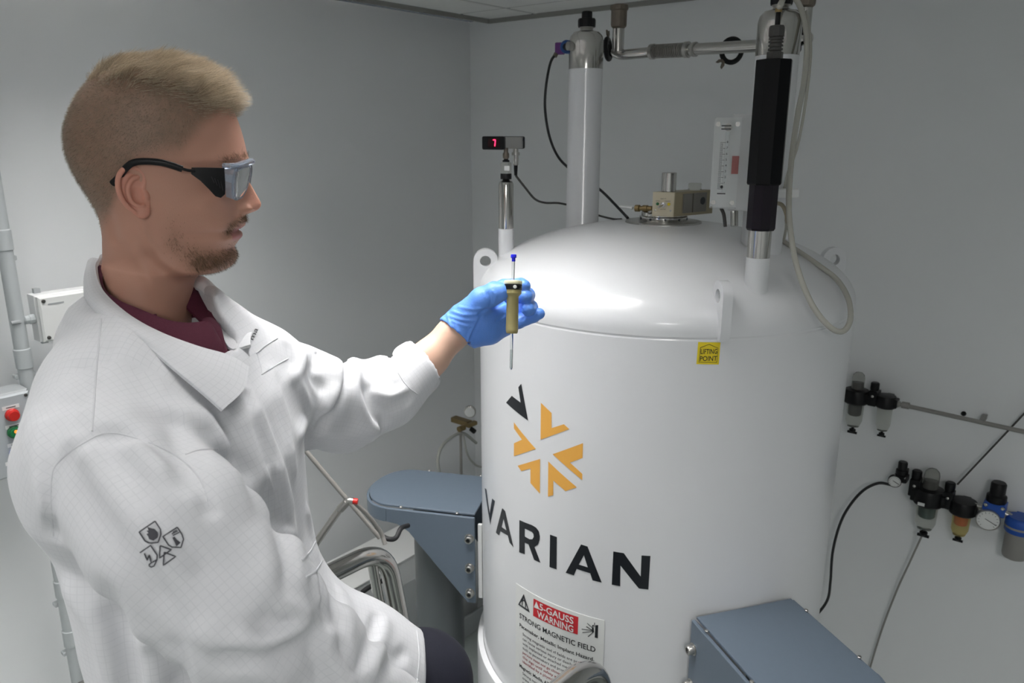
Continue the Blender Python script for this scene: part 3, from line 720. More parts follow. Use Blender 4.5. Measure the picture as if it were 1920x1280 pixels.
# the cream panel faces the camera's left, the long side the camera's right
pn = nrm(np.array([-0.40, -0.92, 0])); px_ = np.array([0.92, -0.40, 0]); 
fcc = S(1244, 383, 1.70)
ln = 0.135
sh_ = nrm(np.array([0.78, 0.62, 0]))                                          # the box runs away to the right
def cb(u, v, w): return fcc + px_ * u + ZZ * v + sh_ * w
vv = [cb(u, v, w_) for w_ in (0.002, ln) for u, v in ((-.0235, -.0265), (.0235, -.0265), (.0235, .0265), (-.0235, .0265))]
obj('housing', (np.array(vv), [[0, 3, 2, 1], [4, 5, 6, 7], [0, 1, 5, 4], [1, 2, 6, 5], [2, 3, 7, 6], [3, 0, 4, 7]]), M_TAN, t, smooth=False)
pan = obj('switch_panel', prism([(-.0238, -.0268), (.0238, -.0268), (.0238, .0268), (-.0238, .0268)], fcc, px_, ZZ, pn, .003, .0006), M_CREAM, t, smooth=False)
po = fcc + pn * .003
obj('toggle_nut', lathe([(.0062, 0), (.0062, .002), (.004, .003), (.004, .004)], po + ZZ * -.001, pn, 12), M_STEEL, pan)
obj('toggle_lever', cyl(po + pn * .003 - ZZ * .001, po + pn * .016 - px_ * .006 - ZZ * .005, .0016, 10, 0, .0024), M_CHROME, pan)
obj('green_lamp', lathe([(.0034, 0), (.0034, .001), (.002, .003)], po - px_ * .0125 + ZZ * .001, pn, 12), M_GREEN, pan)
obj('yellow_lamp', lathe([(.0034, 0), (.0034, .001), (.002, .003)], po + px_ * .0125 + ZZ * .001, pn, 12), M_YELLOW, pan)
for s_ in (-1, 1): obj('panel_screw', lathe([(.0022, 0), (.0022, .001), (.001, .0015)], po + px_ * .017 * s_ - ZZ * .013, pn, 10), M_STEEL, pan)
for tx, u, v, wd in (('EJECT', -.006, .0115, .012), ('SPIN', -.017, .0062, .009), ('INSERT', .004, .0062, .012), ('ON/OFF', -.006, -.0115, .012)):
    flat_txt('panel_text', tx, po + px_ * u + ZZ * v + pn * .0002, px_, ZZ, .0022, M_DARKG, pan, 0, wd)
# plates on the long side
sn = np.cross(sh_, ZZ); sn = sn if sn[1] < 0 else -sn
so_ = fcc + px_ * .0236
for w0, w1 in ((.028, .058), (.062, .108)):
    obj('side_plate', prism([(w0, -.020), (w1, -.020), (w1, .022), (w0, .022)], so_, sh_, ZZ, sn, .003), mat('grey_plate', (.20, .19, .17), .4, noise=.05), t, smooth=False)
obj('hole_shade', lathe([(.0085, 0), (.0085, .0006)], so_ + sh_ * .094 + ZZ * .004 + sn * .0031, sn, 18), M_INK, t)  # flat black disc paints the dark of a hole, none is cut
obj('steel_tube', cyl(cb(-.002, .0265, .018), cb(-.002, .068, .018), .0158, 28, .001), M_CHROME, t)
obj('clear_knob', cyl(cb(.0, .0265, .105), cb(.0, .042, .105), .0150, 24, .002), M_BOWL, t)
e_ = S(1224, 391, 1.73)
fit = obj('brass_fitting', lathe([(.004, 0), (.006, .002), (.006, .012), (.0075, .013), (.0075, .024), (.0055, .025), (.0055, .032), (.0078, .033), (.0078, .043), (.004, .045)], e_, nrm(S(1186, 390, 1.76) - e_), 10), M_BRASS, t, angle=25)
obj('white_line', sweep(spline([S(1186, 390, 1.76), S(1175, 388, 1.77), S(1163, 387, 1.80)], 5), .0032, 8), M_WHITE, t)
obj('small_fitting', cyl(S(1222, 397, 1.72), S(1216, 399, 1.72), .004, 10), M_CHROME, t)
# ------------------------------------------------------------------ air treatment on the right wall
WN = VL                                            # out of the right wall
def wR(px, py, off): return onR(px, py, off)
def C_(x, y, z): return np.array([x, y, z + Z0])
def vcyl(c, prof, seg=24): return lathe(prof, c, ZZ, seg)
def filter_unit(name, c, label, s=1.0, bowl=M_BOWL, dome=None, bowl_len=.07, head_r=.030, drain=True, group=None, inner=M_DARKG):
    """body block, cap, hanging bowl with drain, optional sight dome"""
    t = thing(name, c, label, 'air filter', group)
    obj('head', vcyl(c, [(head_r * .9 * s, -.020 * s), (head_r * s, -.016 * s), (head_r * s, .014 * s), (head_r * .92 * s, .020 * s), (head_r * .5 * s, .022 * s)], 16), M_BLACK, t, angle=30)
    obj('port_block', box(c, UR, WN, ZZ, .074 * s, .036 * s, .030 * s, .003), M_BLACK, t, smooth=False)
    b0 = c - ZZ * .020 * s
    bo = obj('bowl', vcyl(b0, [(.020 * s, 0), (.0235 * s, -.004 * s), (.0225 * s, -bowl_len * s * .7), (.016 * s, -bowl_len * s * .95), (.006 * s, -bowl_len * s)][::-1]), bowl, t)
    if inner is not None: obj('element', vcyl(b0, [(.012 * s, -bowl_len * .5 * s), (.015 * s, -bowl_len * .45 * s), (.016 * s, -.002 * s)]), inner, bo)
    if drain:
        d0 = b0 - ZZ * bowl_len * s
        obj('drain_knob', MB().add(*vcyl(d0, [(.004 * s, -.016 * s), (.009 * s, -.012 * s), (.009 * s, -.006 * s), (.004 * s, -.004 * s), (.004 * s, .002 * s)], 12)).add(*box(d0 - ZZ * .016 * s, UR, WN, ZZ, .026 * s, .005 * s, .006 * s)), M_BLACK, t, angle=30)
    if dome is not None:
        d0 = c + ZZ * .020 * s
        obj('sight_dome', vcyl(d0, [(.017 * s, 0), (.017 * s, .034 * s), (.015 * s, .044 * s), (.009 * s, .050 * s), (.002 * s, .052 * s)]), dome, t)
        obj('dome_core', vcyl(d0, [(.013 * s, 0), (.013 * s, .022 * s), (.008 * s, .024 * s)]), M_DARKG, t)
    obj('wall_bracket', box(c - WN * (.5 * .06), UR, WN, ZZ, .02 * s, .058, .02 * s), M_BLACK, t, smooth=False)
    return t
def coupler(c, label, s=1.0):
    t = thing('spacer_valve', c, label, 'valve', 'black spacer valves')
    obj('body', box(c, UR, WN, ZZ, .026 * s, .034 * s, .050 * s, .003), M_BLACK, t, smooth=False)
    obj('knob', vcyl(c + ZZ * .025 * s, [(.012 * s, 0), (.013 * s, .004 * s), (.013 * s, .022 * s), (.010 * s, .025 * s)], 12), M_BLACK, t, angle=30)
    obj('rivet', lathe([(.004 * s, 0), (.004 * s, .001), (.002 * s, .002)], c + WN * .017 * s + ZZ * .008 * s, WN, 10), M_STEEL, t)
    obj('wall_bracket', box(c - WN * .03, UR, WN, ZZ, .012 * s, .058, .02 * s), M_BLACK, t, smooth=False)
def regulator(c, gauge_r, goff, label, s=1.0, ring=M_STEEL, body=M_BLACK):
    t = thing('pressure_regulator', c, label, 'regulator')
    obj('bonnet', vcyl(c, [(.022 * s, .012 * s), (.024 * s, .016 * s), (.023 * s, .030 * s), (.018 * s, .034 * s), (.018 * s, .062 * s), (.015 * s, .066 * s)], 20), M_BLACK, t)
    obj('body', box(c - ZZ * .004 * s, UR, WN, ZZ, .050 * s, .044 * s, .034 * s, .004), body, t, smooth=False)
    g = c + WN * .030 * s + ZZ * goff[1] + UR * goff[0]; gd = nrm(WN * 0.95 + UR * 0.15)
    gz = obj('gauge', lathe([(gauge_r * .8, -.014), (gauge_r, -.012), (gauge_r, .001), (gauge_r * .94, .003), (gauge_r * .90, .0005)], g, gd, 32), ring, t)
    obj('dial', lathe([(gauge_r * .90, 0), (gauge_r * .90, .0005)], g + gd * .0002, gd, 32), M_SIGN, gz)
    x_, y_, _ = frame(gd)
    nd = nrm(UR * .8 - ZZ * .35)
    obj('needle', sweep(np.array([g + gd * .0014 - nd * gauge_r * .3, g + gd * .0014 + nd * gauge_r * .75]), .0008, 6), M_INK, gz)
    tk = MB()
    for k in range(13):
        a = math.radians(-135 + 270 * k / 12); dv = UR * math.sin(a) + ZZ * math.cos(a); dv = nrm(dv - gd * (dv @ gd))
        tk.add(*sweep(np.array([g + gd * .0010 + dv * gauge_r * .68, g + gd * .0010 + dv * gauge_r * .82]), .0005, 4))
    obj('dial_ticks', tk, M_INK, gz, smooth=False)
    for s_ in (-1, 1): obj('bolt', lathe([(.005 * s, 0), (.005 * s, .002), (.003 * s, .004)], c + WN * .022 * s + UR * s_ * .019 * s + ZZ * .006 * s, WN, 12), M_CHROME, t)
    obj('wall_bracket', box(c - WN * .032, UR, WN, ZZ, .02 * s, .062, .02 * s), M_BLACK, t, smooth=False)
    return t
O6 = .06
g_ = 'air filters on the right wall'
filter_unit('air_filter', wR(1606, 742, O6), 'black air filter with a clear dome half hidden behind the magnet, upper wall pipe', 1.05, M_BOWL, M_BOWL, .075, .034, group=g_)
coupler(wR(1638, 745, O6), 'black spacer valve between the two upper air filters', .95)
filter_unit('air_filter', wR(1661, 752, O6), 'black air filter with a clear bowl at the left end of the upper wall pipe', .9, M_BOWL, None, .085, .032, group=g_, inner=None)
a, b = wR(1684, 757, O6), wR(1960, 818, O6)
t = thing('wall_air_pipe', (a + b) / 2, 'grey air pipe running along the right wall from the upper filters', 'pipe')
obj('pipe', cyl(a, b, .0062, 14), M_GREYW, t); obj('union', cyl(a + UR * .01, a + UR * .03, .010, 12), M_GREYW, t); obj('elbow_nut', cyl(a - UR * .012, a + UR * .006, .009, 12), M_STEEL, t)
k = wR(1840, 791, O6)
obj('pipe_clip', box(k - WN * .03, UR, WN, ZZ, .012, .062, .012), M_GREYW, t, smooth=False)
k = wR(1807, 775, .0)
obj('wall_plug', lathe([(.007, 0), (.007, .004), (.004, .008)], k, WN, 12), M_BLACK, label='small black screw cap on the wall above the air pipe', cat='screw')
# lower row
regulator(wR(1690, 893, O6), .0185, (-.012, -.012), 'small black regulator with a white gauge at the left of the lower row', .72, M_BLACK)
coupler(wR(1716, 912, O6), 'black spacer valve beside the small white gauge', 1.05)
filter_unit('air_filter', wR(1742, 930, O6), 'large black air filter with a clear dome and bowl in the lower row', 1.22, M_BOWL, M_BOWL, .068, .034, group=g_, inner=mat('green_element', (.02, .06, .05), .5))
lb = wR(1727, 945, O6 + .045); obj('filter_label', box(lb, UR, WN, ZZ, .018, .002, .009), M_SIGN, bpy.data.objects['air_filter.002'], smooth=False)
coupler(wR(1778, 935, O6), 'black spacer valve between the clear and the amber bowl', 1.05)
t = filter_unit('air_filter', wR(1806, 950, O6), 'black air filter with an amber bowl in the lower row', 1.0, M_AMBER, None, .070, .036, group=g_, inner=M_RED)
regulator(wR(1866, 948, O6), .030, (-.008, -.034), 'large regulator with a blue body and round steel gauge', 1.08, M_STEEL, M_BLUE)
c = wR(1912, 985, O6)
t = thing('blue_filter', c, 'blue topped filter with a grey metal bowl at the right edge of the photo', 'air filter')
obj('head', vcyl(c, [(.034, -.018), (.036, -.014), (.036, .018), (.034, .022), (.030, .026)], 28), M_BLUE, t)
obj('ring', vcyl(c, [(.0365, -.004), (.0365, .002)], 28), M_GREYW, t)
obj('bowl', vcyl(c, [(.022, -.098), (.029, -.094), (.031, -.086), (.031, -.018)], 28), M_GREYW, t)
obj('wall_bracket', box(c - WN * .03, UR, WN, ZZ, .03, .06, .03), M_BLUE, t, smooth=False)
obj('pipe_nipple', cyl(wR(1826, 947, O6), wR(1842, 950, O6), .008, 12), M_STEEL, label='short steel nipple joining the amber filter to the large regulator', cat='pipe')
obj('pipe_nipple', cyl(wR(1884, 962, O6), wR(1896, 968, O6), .008, 12), M_STEEL, label='short steel nipple joining the large regulator to the blue filter', cat='pipe')
obj('thin_line', sweep(np.array([wR(1795, 908, .05), wR(1930, 765, .02), wR(1990, 700, .02)]), .0026, 8), M_DARKG, label='thin dark line rising from the lower filters to the right edge', cat='tube')
obj('drain_line', sweep(spline([wR(1729, 1003, .06), wR(1705, 1055, .05), wR(1680, 1110, .04), wR(1650, 1190, .035), wR(1620, 1290, .03)], 8), .003, 8), M_GREYW, label='thin grey drain line hanging from the large clear filter', cat='tube')
obj('black_air_hose', sweep(spline([wR(1673, 909, .06), wR(1645, 906, .07), wR(1612, 925, .08), wR(1580, 970, .09), wR(1562, 1030, .10), wR(1557, 1090, .12), wR(1551, 1125, .15), wR(1528, 1156, .22), wR(1490, 1195, .30)], 8), .0042, 10), M_BLACKG, label='black air hose curving down from the small white gauge to the blue grey leg', cat='hose')
# ------------------------------------------------------------------ left wall
LN_ = UR                                            # out of the left wall
def wL(px, py, off): return onL(px, py, off)
def conduit(px0, py0, off):
    a = wL(px0, py0, off); return a
ca_ = wL(30, 590, .022)
t = thing('wall_conduit', ca_, 'grey vertical plastic conduit on the left wall beside the junction box', 'conduit')
cz = np.array([ca_[0], ca_[1], 0])
obj('pipe', lathe([(.0165, .12), (.0165, HZ - .02)], cz, ZZ, 20), M_CONDUIT, t)
for py in (450, 672, 1102, 1195):
    z_ = None
    for zz_ in np.linspace(0.2, HZ, 600):
        if z_ is None and proj((cz[0], cz[1], zz_))[1] < py: z_ = zz_
    obj('coupling', lathe([(.0170, z_ - .025), (.0188, z_ - .023), (.0188, z_ + .023), (.0170, z_ + .025)], cz, ZZ, 20), M_CONDUIT, t)
    obj('saddle', box(cz + ZZ * (z_ - .045) - LN_ * .012, VL, LN_, ZZ, .046, .018, .012, .002), M_CONDUIT, t, smooth=False)
jc = wL(127, 587, .03)
t = thing('junction_box', jc, 'white square junction box on the left wall behind the man\'s collar', 'junction box')
obj('base', box(jc - LN_ * .008, VL, ZZ, LN_, .150, .115, .044, .003), M_WHITE, t, smooth=False)
lid = obj('lid', box(jc + LN_ * .023, VL, ZZ, LN_, .146, .111, .018, .004), M_SIGN, t, smooth=False)
for a_ in (-1, 1):
    for b_ in (-1, 1): obj('lid_screw', lathe([(.0045, 0), (.0045, .002), (.003, .003)], jc + LN_ * .032 + VL * a_ * .062 + ZZ * b_ * .045, LN_, 12), M_DARKG, lid)
for b_ in (-1, 1): obj('foot', box(jc - LN_ * .022 + VL * .055 + ZZ * b_ * .062, VL, ZZ, LN_, .014, .014, .012), M_GREYP, t, smooth=False)
obj('lid_label', box(jc + LN_ * .0325 - VL * .0 + ZZ * .036 + VL * .035, VL, ZZ, LN_, .036, .0035, .0006), M_GREYP, lid, smooth=False)
gl = jc + VL * .075
obj('gland', lathe([(.009, 0), (.012, .002), (.012, .012), (.010, .014), (.010, .022), (.006, .024)], gl, VL, 10), M_CONDUIT, t, angle=25)
obj('short_cable', sweep(spline([gl + VL * .02, gl + VL * .05 - ZZ * .004, cz + ZZ * gl[2] + LN_ * .016, cz + ZZ * gl[2] + LN_ * .016 + VL * .018], 6), .0045, 8), M_GREYP, t)
# control station with push buttons
bc = wL(8, 812, .05)
t = thing('control_station', bc, 'grey control box with red and green push buttons at the left edge', 'control box')
obj('housing', box(bc - LN_ * .012, VL, ZZ, LN_, .115, .205, .075, .006), M_GREYP, t, smooth=False)
ld = obj('cover', box(bc + LN_ * .030, VL, ZZ, LN_, .111, .200, .012, .004), mat('pale_grey_cover', (.42, .45, .47), .45, noise=.02), t, smooth=False)
fo = bc + LN_ * .036
def fpt(px, py): return wL(px, py, 0.086)
rb0 = fpt(22, 777)
obj('red_button', lathe([(.015, 0), (.015, .006), (.0125, .008), (.0125, .016), (.011, .018)], rb0, LN_, 24), M_RED, ld)
gb0 = fpt(26, 809)
gbn = obj('green_button', lathe([(.015, 0), (.015, .006), (.0125, .008), (.0125, .014), (.011, .016)], gb0, LN_, 24), M_GREEN, ld)
obj('button_lamp', lathe([(.004, 0), (.004, .001), (.002, .002)], gb0 + LN_ * .016 + ZZ * .004, LN_, 12), mat('orange_lamp', (.8, .15, .02), .4, emit=(1, .25, .03), estr=1.2), gbn)
obj('blue_button', lathe([(.015, 0), (.015, .006), (.0125, .008), (.0125, .014), (.011, .016)], fpt(30, 848), LN_, 24), M_BLUE, ld)
for px, py in ((20, 763), (26, 798), (30, 832), (26, 866)):
    lb = obj('button_label', box(fpt(px, py), VL, ZZ, LN_, .036, .009, .0012), M_SIGN, ld, smooth=False)
    obj('label_print', box(fpt(px, py) + LN_ * .0008, VL, ZZ, LN_, .020, .002, .0004), M_DARKG, lb, smooth=False)
for a_ in (-1, 1):
    for b_ in (-1, 1): obj('cover_screw', lathe([(.004, 0), (.004, .002), (.002, .003)], fo + VL * a_ * .047 + ZZ * b_ * .092, LN_, 10), M_DARKG, ld)
obj('gland', lathe([(.012, 0), (.012, .018), (.008, .02), (.008, .2)], bc + ZZ * .1 + VL * .012, ZZ, 14), M_CONDUIT, t)
# gas regulator behind the man's hand, by the corner
rc = wL(884, 795, .10)
t = thing('gas_regulator', rc, 'small brass gas regulator with a white gauge behind the left edge of the magnet', 'regulator')
obj('manifold', box(rc, VL, LN_, ZZ, .05, .02, .018, .003), M_BRASS, t, smooth=False)
g0 = wL(881, 772, .13)
gz = obj('gauge', lathe([(.019, -.012), (.024, -.010), (.024, .002), (.021, .004)], g0, nrm(LN_ * .6 + VL * .75), 28), M_STEEL, t)
obj('dial', lathe([(.020, 0), (.020, .0006)], g0 + nrm(LN_ * .6 + VL * .75) * .004, nrm(LN_ * .6 + VL * .75), 24), M_SIGN, gz)
obj('valve', cyl(rc + VL * .045, rc + VL * .075, .012, 10), M_BRASS, t)
obj('knob', cyl(rc + LN_ * .015 + VL * .02 - ZZ * .01, rc + LN_ * .035 + VL * .02 - ZZ * .018, .010, 12), M_BLACK, t)
obj('stand_tube', cyl(rc + VL * .066 - ZZ * .0, rc + VL * .066 - ZZ * .55, .0055, 10), M_GREYW, t)
obj('mount', box(rc - LN_ * .055, VL, LN_, ZZ, .03, .09, .02), M_BRASS, t, smooth=False)
obj('grey_gas_hose', sweep(spline([wL(893, 830, .10), wL(868, 812, .10), wL(845, 820, .10), wL(828, 838, .11), wL(821, 860, .12), wL(824, 885, .13), wL(838, 930, .14), wL(850, 1000, .14)], 8), .0062, 10), mat('pale_hose', (.42, .43, .40), .5, noise=.03), label='pale grey hose arching beside the brass regulator', cat='hose')
obj('cylinder_hose', sweep(spline([wL(868, 815, .12), wL(876, 850, .12), wL(890, 870, .12), wL(908, 876, .12)], 8), .0045, 10), mat('pale_hose', (.42, .43, .40), .5), label='thin pale hose looping under the brass regulator', cat='hose')
# leaning rod and lever behind the railing
a, b = S(535, 800, 1.72), S(712, 1008, 1.80)
obj('metal_rod', cyl(a, b, .0052, 12), M_GREYW, label='thin grey metal rod slanting behind the railing', cat='rod')
t = thing('metal_lever', S(640, 950, 1.70), 'bent metal lever with a red tip behind the railing', 'lever')
q = [S(570, 1050, 1.68), S(640, 950, 1.70), S(655, 938, 1.70), S(662, 939, 1.70)]
obj('arm', sweep(fillet(q, .02), .0078, 12), M_STEEL, t)
obj('grip_sleeve', cyl(S(637, 955, 1.70), S(650, 941, 1.70), .0092, 14), M_STEEL, t)
obj('red_tip', cyl(S(660, 939, 1.70), S(671, 940, 1.70), .0068, 12, .001), M_RED, t)
obj('second_rod', sweep(fillet([S(662, 939, 1.71), S(690, 965, 1.74), S(716, 1000, 1.78), S(722, 1020, 1.78)], .03), .0052, 10), M_GREYW, t)
obj('black_flex', sweep(spline([S(706, 986, 1.85), S(714, 1002, 1.84), S(728, 1010, 1.83), S(742, 1008, 1.84), S(752, 990, 1.86), S(765, 985, 1.9)], 6), .006, 10), M_BLACKG, label='short black flexible hose under the end of the left support leg', cat='hose')
# low white trunking along the left wall with a black carrying strap
o = wL(705, 1105, .20)
t = thing('wall_trunking', o, 'white box shaped trunking along the foot of the left wall behind the railing', 'trunking')
obj('body', box(o - LN_ * .10, VL, LN_, ZZ, 1.3, .20, .10, .004), M_WHITE, t, smooth=False)
obj('cover', box(o - LN_ * .10 + ZZ * .052, VL, LN_, ZZ, 1.3, .205, .006, .001), M_SIGN, t, smooth=False)
obj('bracket', box(o - LN_ * .10 - ZZ * .09, VL, LN_, ZZ, .06, .19, .08), M_WHITE, t, smooth=False)
obj('strap_handle', sweep(spline([wL(672, 1118, .215), wL(684, 1106, .235), wL(702, 1095, .24), wL(722, 1087, .24), wL(742, 1082, .215)], 6), .0085, 10), M_BLACKG, t)
# ------------------------------------------------------------------ step platform with tubular rails
LD = np.array([.668, .744, 0]); LP = np.array([.744, -.668, 0])
lo_ = C_(-.36, .72, -.87)
t = thing('step_platform', np.array([lo_[0], lo_[1], 0]), 'step platform with bent stainless tube handrails in front of the magnet', 'step platform')
RB = [C_(-.262, 1.432, -.822), C_(.140, 1.078, -.822)]
for B in RB:
    A = B - LD * .75; foot = B + LD * .22 ; foot = np.array([foot[0], foot[1], .01]); back = np.array([A[0], A[1], .01])
    obj('handrail', sweep(fillet([back, A, B, B + (foot - B) * .5, foot], .075, 12), .0195, 24), M_CHROME, t)
    B2 = B - LD * .031 - ZZ * .05; f2 = foot - LD * .031
    obj('inner_rail', sweep(np.array([B2 - LD * .004 + ZZ * .03, B2 - ZZ * .01 + (f2 - B2) * .03, B2 + (f2 - B2) * .5, f2]), .0105, 16), M_CHROME, t)
pc = lo_
obj('platform', box(pc, LD, LP, ZZ, .42, .46, .04, .004), M_GREYG, t, smooth=False)
for k in range(3):
    obj('step', box(pc + LD * (.30 + .02 * k) - ZZ * (.36 + .32 * k), LD, LP, ZZ, .22, .46, .03, .004), M_GREYG, t, smooth=False)
for a_ in (-1, 1):
    for b_ in (-1, 1): obj('leg', cyl(pc + LD * .19 * a_ + LP * .2 * b_ - ZZ * .02, np.array([*(pc + LD * .19 * a_ + LP * .2 * b_)[:2], 0.0]), .016, 14), M_CHROME, t)
# ------------------------------------------------------------------ signed distance fields -> smooth meshes
def smin(a, b, k):
    if k <= 0: return np.minimum(a, b)
    h = np.maximum(k - np.abs(a - b), 0) / k
    return np.minimum(a, b) - h * h * k * 0.25
def smax(a, b, k): return -smin(-a, -b, k)
def d_cone(P, a, b, r1, r2):
    a = np.asarray(a, float); b = np.asarray(b, float); ab = b - a
    t = np.clip(((P - a) @ ab) / (ab @ ab), 0, 1)
    return np.linalg.norm(P - a - t[:, None] * ab, axis=1) - (r1 + (r2 - r1) * t)
def d_chain(P, pts, rs, k=0.0):
    d = None
    for i in range(len(pts) - 1):
        q = d_cone(P, pts[i], pts[i + 1], rs[i], rs[i + 1])
        d = q if d is None else smin(d, q, k)
    return d
def d_ell(P, c, r, axes=None):
    Q = P - np.asarray(c, float)
    if axes is not None: Q = Q @ np.asarray(axes, float).T
    r = np.asarray(r, float)
    k0 = np.linalg.norm(Q / r, axis=1); k1 = np.linalg.norm(Q / (r * r), axis=1)
    return k0 * (k0 - 1) / np.maximum(k1, 1e-9)
def dist_poly(P, pts):
    d = np.full(len(P), 1e9)
    for i in range(len(pts) - 1):
        a, b = np.asarray(pts[i]), np.asarray(pts[i + 1]); ab = b - a
        t = np.clip(((P - a) @ ab) / (ab @ ab + 1e-12), 0, 1)
        d = np.minimum(d, np.linalg.norm(P - a - t[:, None] * ab, axis=1))
    return d
def _hash(ix, iy, iz):
    n = (ix * 73856093) ^ (iy * 19349663) ^ (iz * 83492791)
    n = (n ^ (n >> 13)) * 1274126177
    return ((n ^ (n >> 16)) & 0xffff) / 65535.0
def vnoise(P, s):
    Q = P * s; I = np.floor(Q).astype(np.int64); f = Q - I; f = f * f * (3 - 2 * f); out = 0
    for dx in (0, 1):
        for dy in (0, 1):
            for dz_ in (0, 1):
                wgt = (f[:, 0] if dx else 1 - f[:, 0]) * (f[:, 1] if dy else 1 - f[:, 1]) * (f[:, 2] if dz_ else 1 - f[:, 2])
                out = out + wgt * _hash(I[:, 0] + dx, I[:, 1] + dy, I[:, 2] + dz_)
    return out * 2 - 1
def mesh_sdf(fn, lo, hi, h, smooth=1, coarse=4):
    """naive surface nets; fn is evaluated on a coarse grid first, then only near the surface"""
    lo = np.asarray(lo, float); hi = np.asarray(hi, float)
    n = np.ceil((hi - lo) / h / coarse).astype(int) * coarse + 1
    nc = (n - 1) // coarse + 1
    ax = [lo[i] + np.arange(nc[i]) * h * coarse for i in range(3)]
    G = np.stack(np.meshgrid(*ax, indexing='ij'), -1).reshape(-1, 3)
    Fc = fn(G).reshape(nc)
    near = np.abs(Fc) < h * coarse * 2.0
    # a coarse cell is refined when one of its corners is near the surface or signs differ
    cm = np.zeros(nc - 1, bool); neg = Fc < 0; cnt = np.zeros(nc - 1, int)
    for dx in (0, 1):
        for dy in (0, 1):
            for dz_ in (0, 1):
                sl = (slice(dx, nc[0] - 1 + dx), slice(dy, nc[1] - 1 + dy), slice(dz_, nc[2] - 1 + dz_))
                cm |= near[sl]; cnt += neg[sl]
    cm |= (cnt > 0) & (cnt < 8)
    F = np.repeat(np.repeat(np.repeat(Fc, coarse, 0), coarse, 1), coarse, 2)[:n[0], :n[1], :n[2]].astype(np.float64)
    fm = np.zeros(n, bool)
    cb = np.repeat(np.repeat(np.repeat(cm, coarse, 0), coarse, 1), coarse, 2)
    fm[:-1, :-1, :-1] |= cb
    for s in range(3):
        sh = np.zeros_like(fm); a = [slice(None)] * 3; b = [slice(None)] * 3; a[s] = slice(1, None); b[s] = slice(None, -1)
        sh[tuple(a)] = fm[tuple(b)]; fm |= sh
    idx = np.argwhere(fm)
    F[fm] = fn(lo + idx * h)
    sg_ = F < 0
    shp = np.array(n) - 1
    tot = np.zeros(shp); acc = np.zeros((*shp, 3))
    corner = [(i, j, k) for i in (0, 1) for j in (0, 1) for k in (0, 1)]
    for c in corner:
        for axx in range(3):
            if c[axx]: continue
            e = list(c); e[axx] = 1
            A = F[c[0]:shp[0] + c[0], c[1]:shp[1] + c[1], c[2]:shp[2] + c[2]]; B = F[e[0]:shp[0] + e[0], e[1]:shp[1] + e[1], e[2]:shp[2] + e[2]]
            m = (A < 0) != (B < 0)
            t = np.where(m, A / np.where(m, A - B, 1), 0)
            for q in range(3):
                acc[..., q] += np.where(m, c[q] + (t if q == axx else 0), 0)
            tot += m
    act = tot > 0
    vid = np.full(shp, -1, int); vid[act] = np.arange(act.sum())
    V = lo + (np.argwhere(act) + acc[act] / tot[act][:, None]) * h
    faces = []
    for axx in range(3):
        a1, a2 = [q for q in range(3) if q != axx]
        sA = [slice(None)] * 3; sB = [slice(None)] * 3; sA[axx] = slice(0, -1); sB[axx] = slice(1, None)
        for q in (a1, a2): sA[q] = slice(1, -1); sB[q] = slice(1, -1)
        A = sg_[tuple(sA)]; B = sg_[tuple(sB)]
        E = np.argwhere(A != B)
        if len(E) == 0: continue
        flip = A[tuple(E.T)]
        base = E.copy(); base[:, a1] += 1; base[:, a2] += 1
        def at_(o1, o2):
            q = base.copy(); q[:, a1] += o1; q[:, a2] += o2; return vid[tuple(q.T)]
        qd = np.stack([at_(-1, -1), at_(0, -1), at_(0, 0), at_(-1, 0)], 1)
        if axx == 1: flip = ~flip
        qd[~flip] = qd[~flip][:, ::-1]
        faces.append(qd)
    Fq = np.concatenate(faces); Fq = Fq[(Fq >= 0).all(1)]
    for _ in range(smooth): V = relax(V, Fq)
    return V, Fq
def relax(V, Fq, k=0.5):
    s = np.zeros_like(V); c = np.zeros(len(V))
    for i in range(4):
        a, b = Fq[:, i], Fq[:, (i + 1) % 4]
        np.add.at(s, a, V[b]); np.add.at(c, a, 1); np.add.at(s, b, V[a]); np.add.at(c, b, 1)
    return V * (1 - k) + k * s / np.maximum(c, 1)[:, None]
def march(fn, pix, t0=0.35, it=70, mx=2.2):
    """photo pixels -> points where their rays first meet the field"""
    D = np.array([ray(*q) for q in pix]); O = np.array([0, 0, Z0]); t = np.full(len(D), t0)
    for _ in range(it):
        d = fn(O + D * t[:, None]); t = np.minimum(t + d * 0.9, mx)
        if np.abs(d[t < mx]).max(initial=0) < 2e-4: break
    return O + D * t[:, None]
def grad(fn, P, e=0.002):
    g = np.stack([fn(P + np.eye(3)[i] * e) - fn(P - np.eye(3)[i] * e) for i in range(3)], 1)
    return g / (np.linalg.norm(g, axis=1)[:, None] + 1e-12)
def fast_obj(name, V, Fq, m, parent, **kw):
    """obj() for big quad meshes"""
    c = (V.min(0) + V.max(0)) / 2
    me = bpy.data.meshes.new(name); Fq = np.asarray(Fq); k = Fq.shape[1]
    me.vertices.add(len(V)); me.vertices.foreach_set('co', (V - c).astype(np.float32).ravel())
    me.loops.add(Fq.size); me.loops.foreach_set('vertex_index', Fq.astype(np.int32).ravel())
    me.polygons.add(len(Fq)); me.polygons.foreach_set('loop_start', np.arange(0, Fq.size, k, dtype=np.int32))
    me.update(calc_edges=True); me.validate()
    me.polygons.foreach_set('use_smooth', [True] * len(me.polygons))
    for mm in (m if isinstance(m, (list, tuple)) else [m]): me.materials.append(mm)
    o = bpy.data.objects.new(name, me); COL.objects.link(o)
    if parent is not None: o.parent = parent
    o.location = Vector(c.tolist()) - (WORLD[parent.name] if parent else Vector((0, 0, 0)))
    WORLD[o.name] = Vector(c.tolist())
    return setprops(o, **kw)
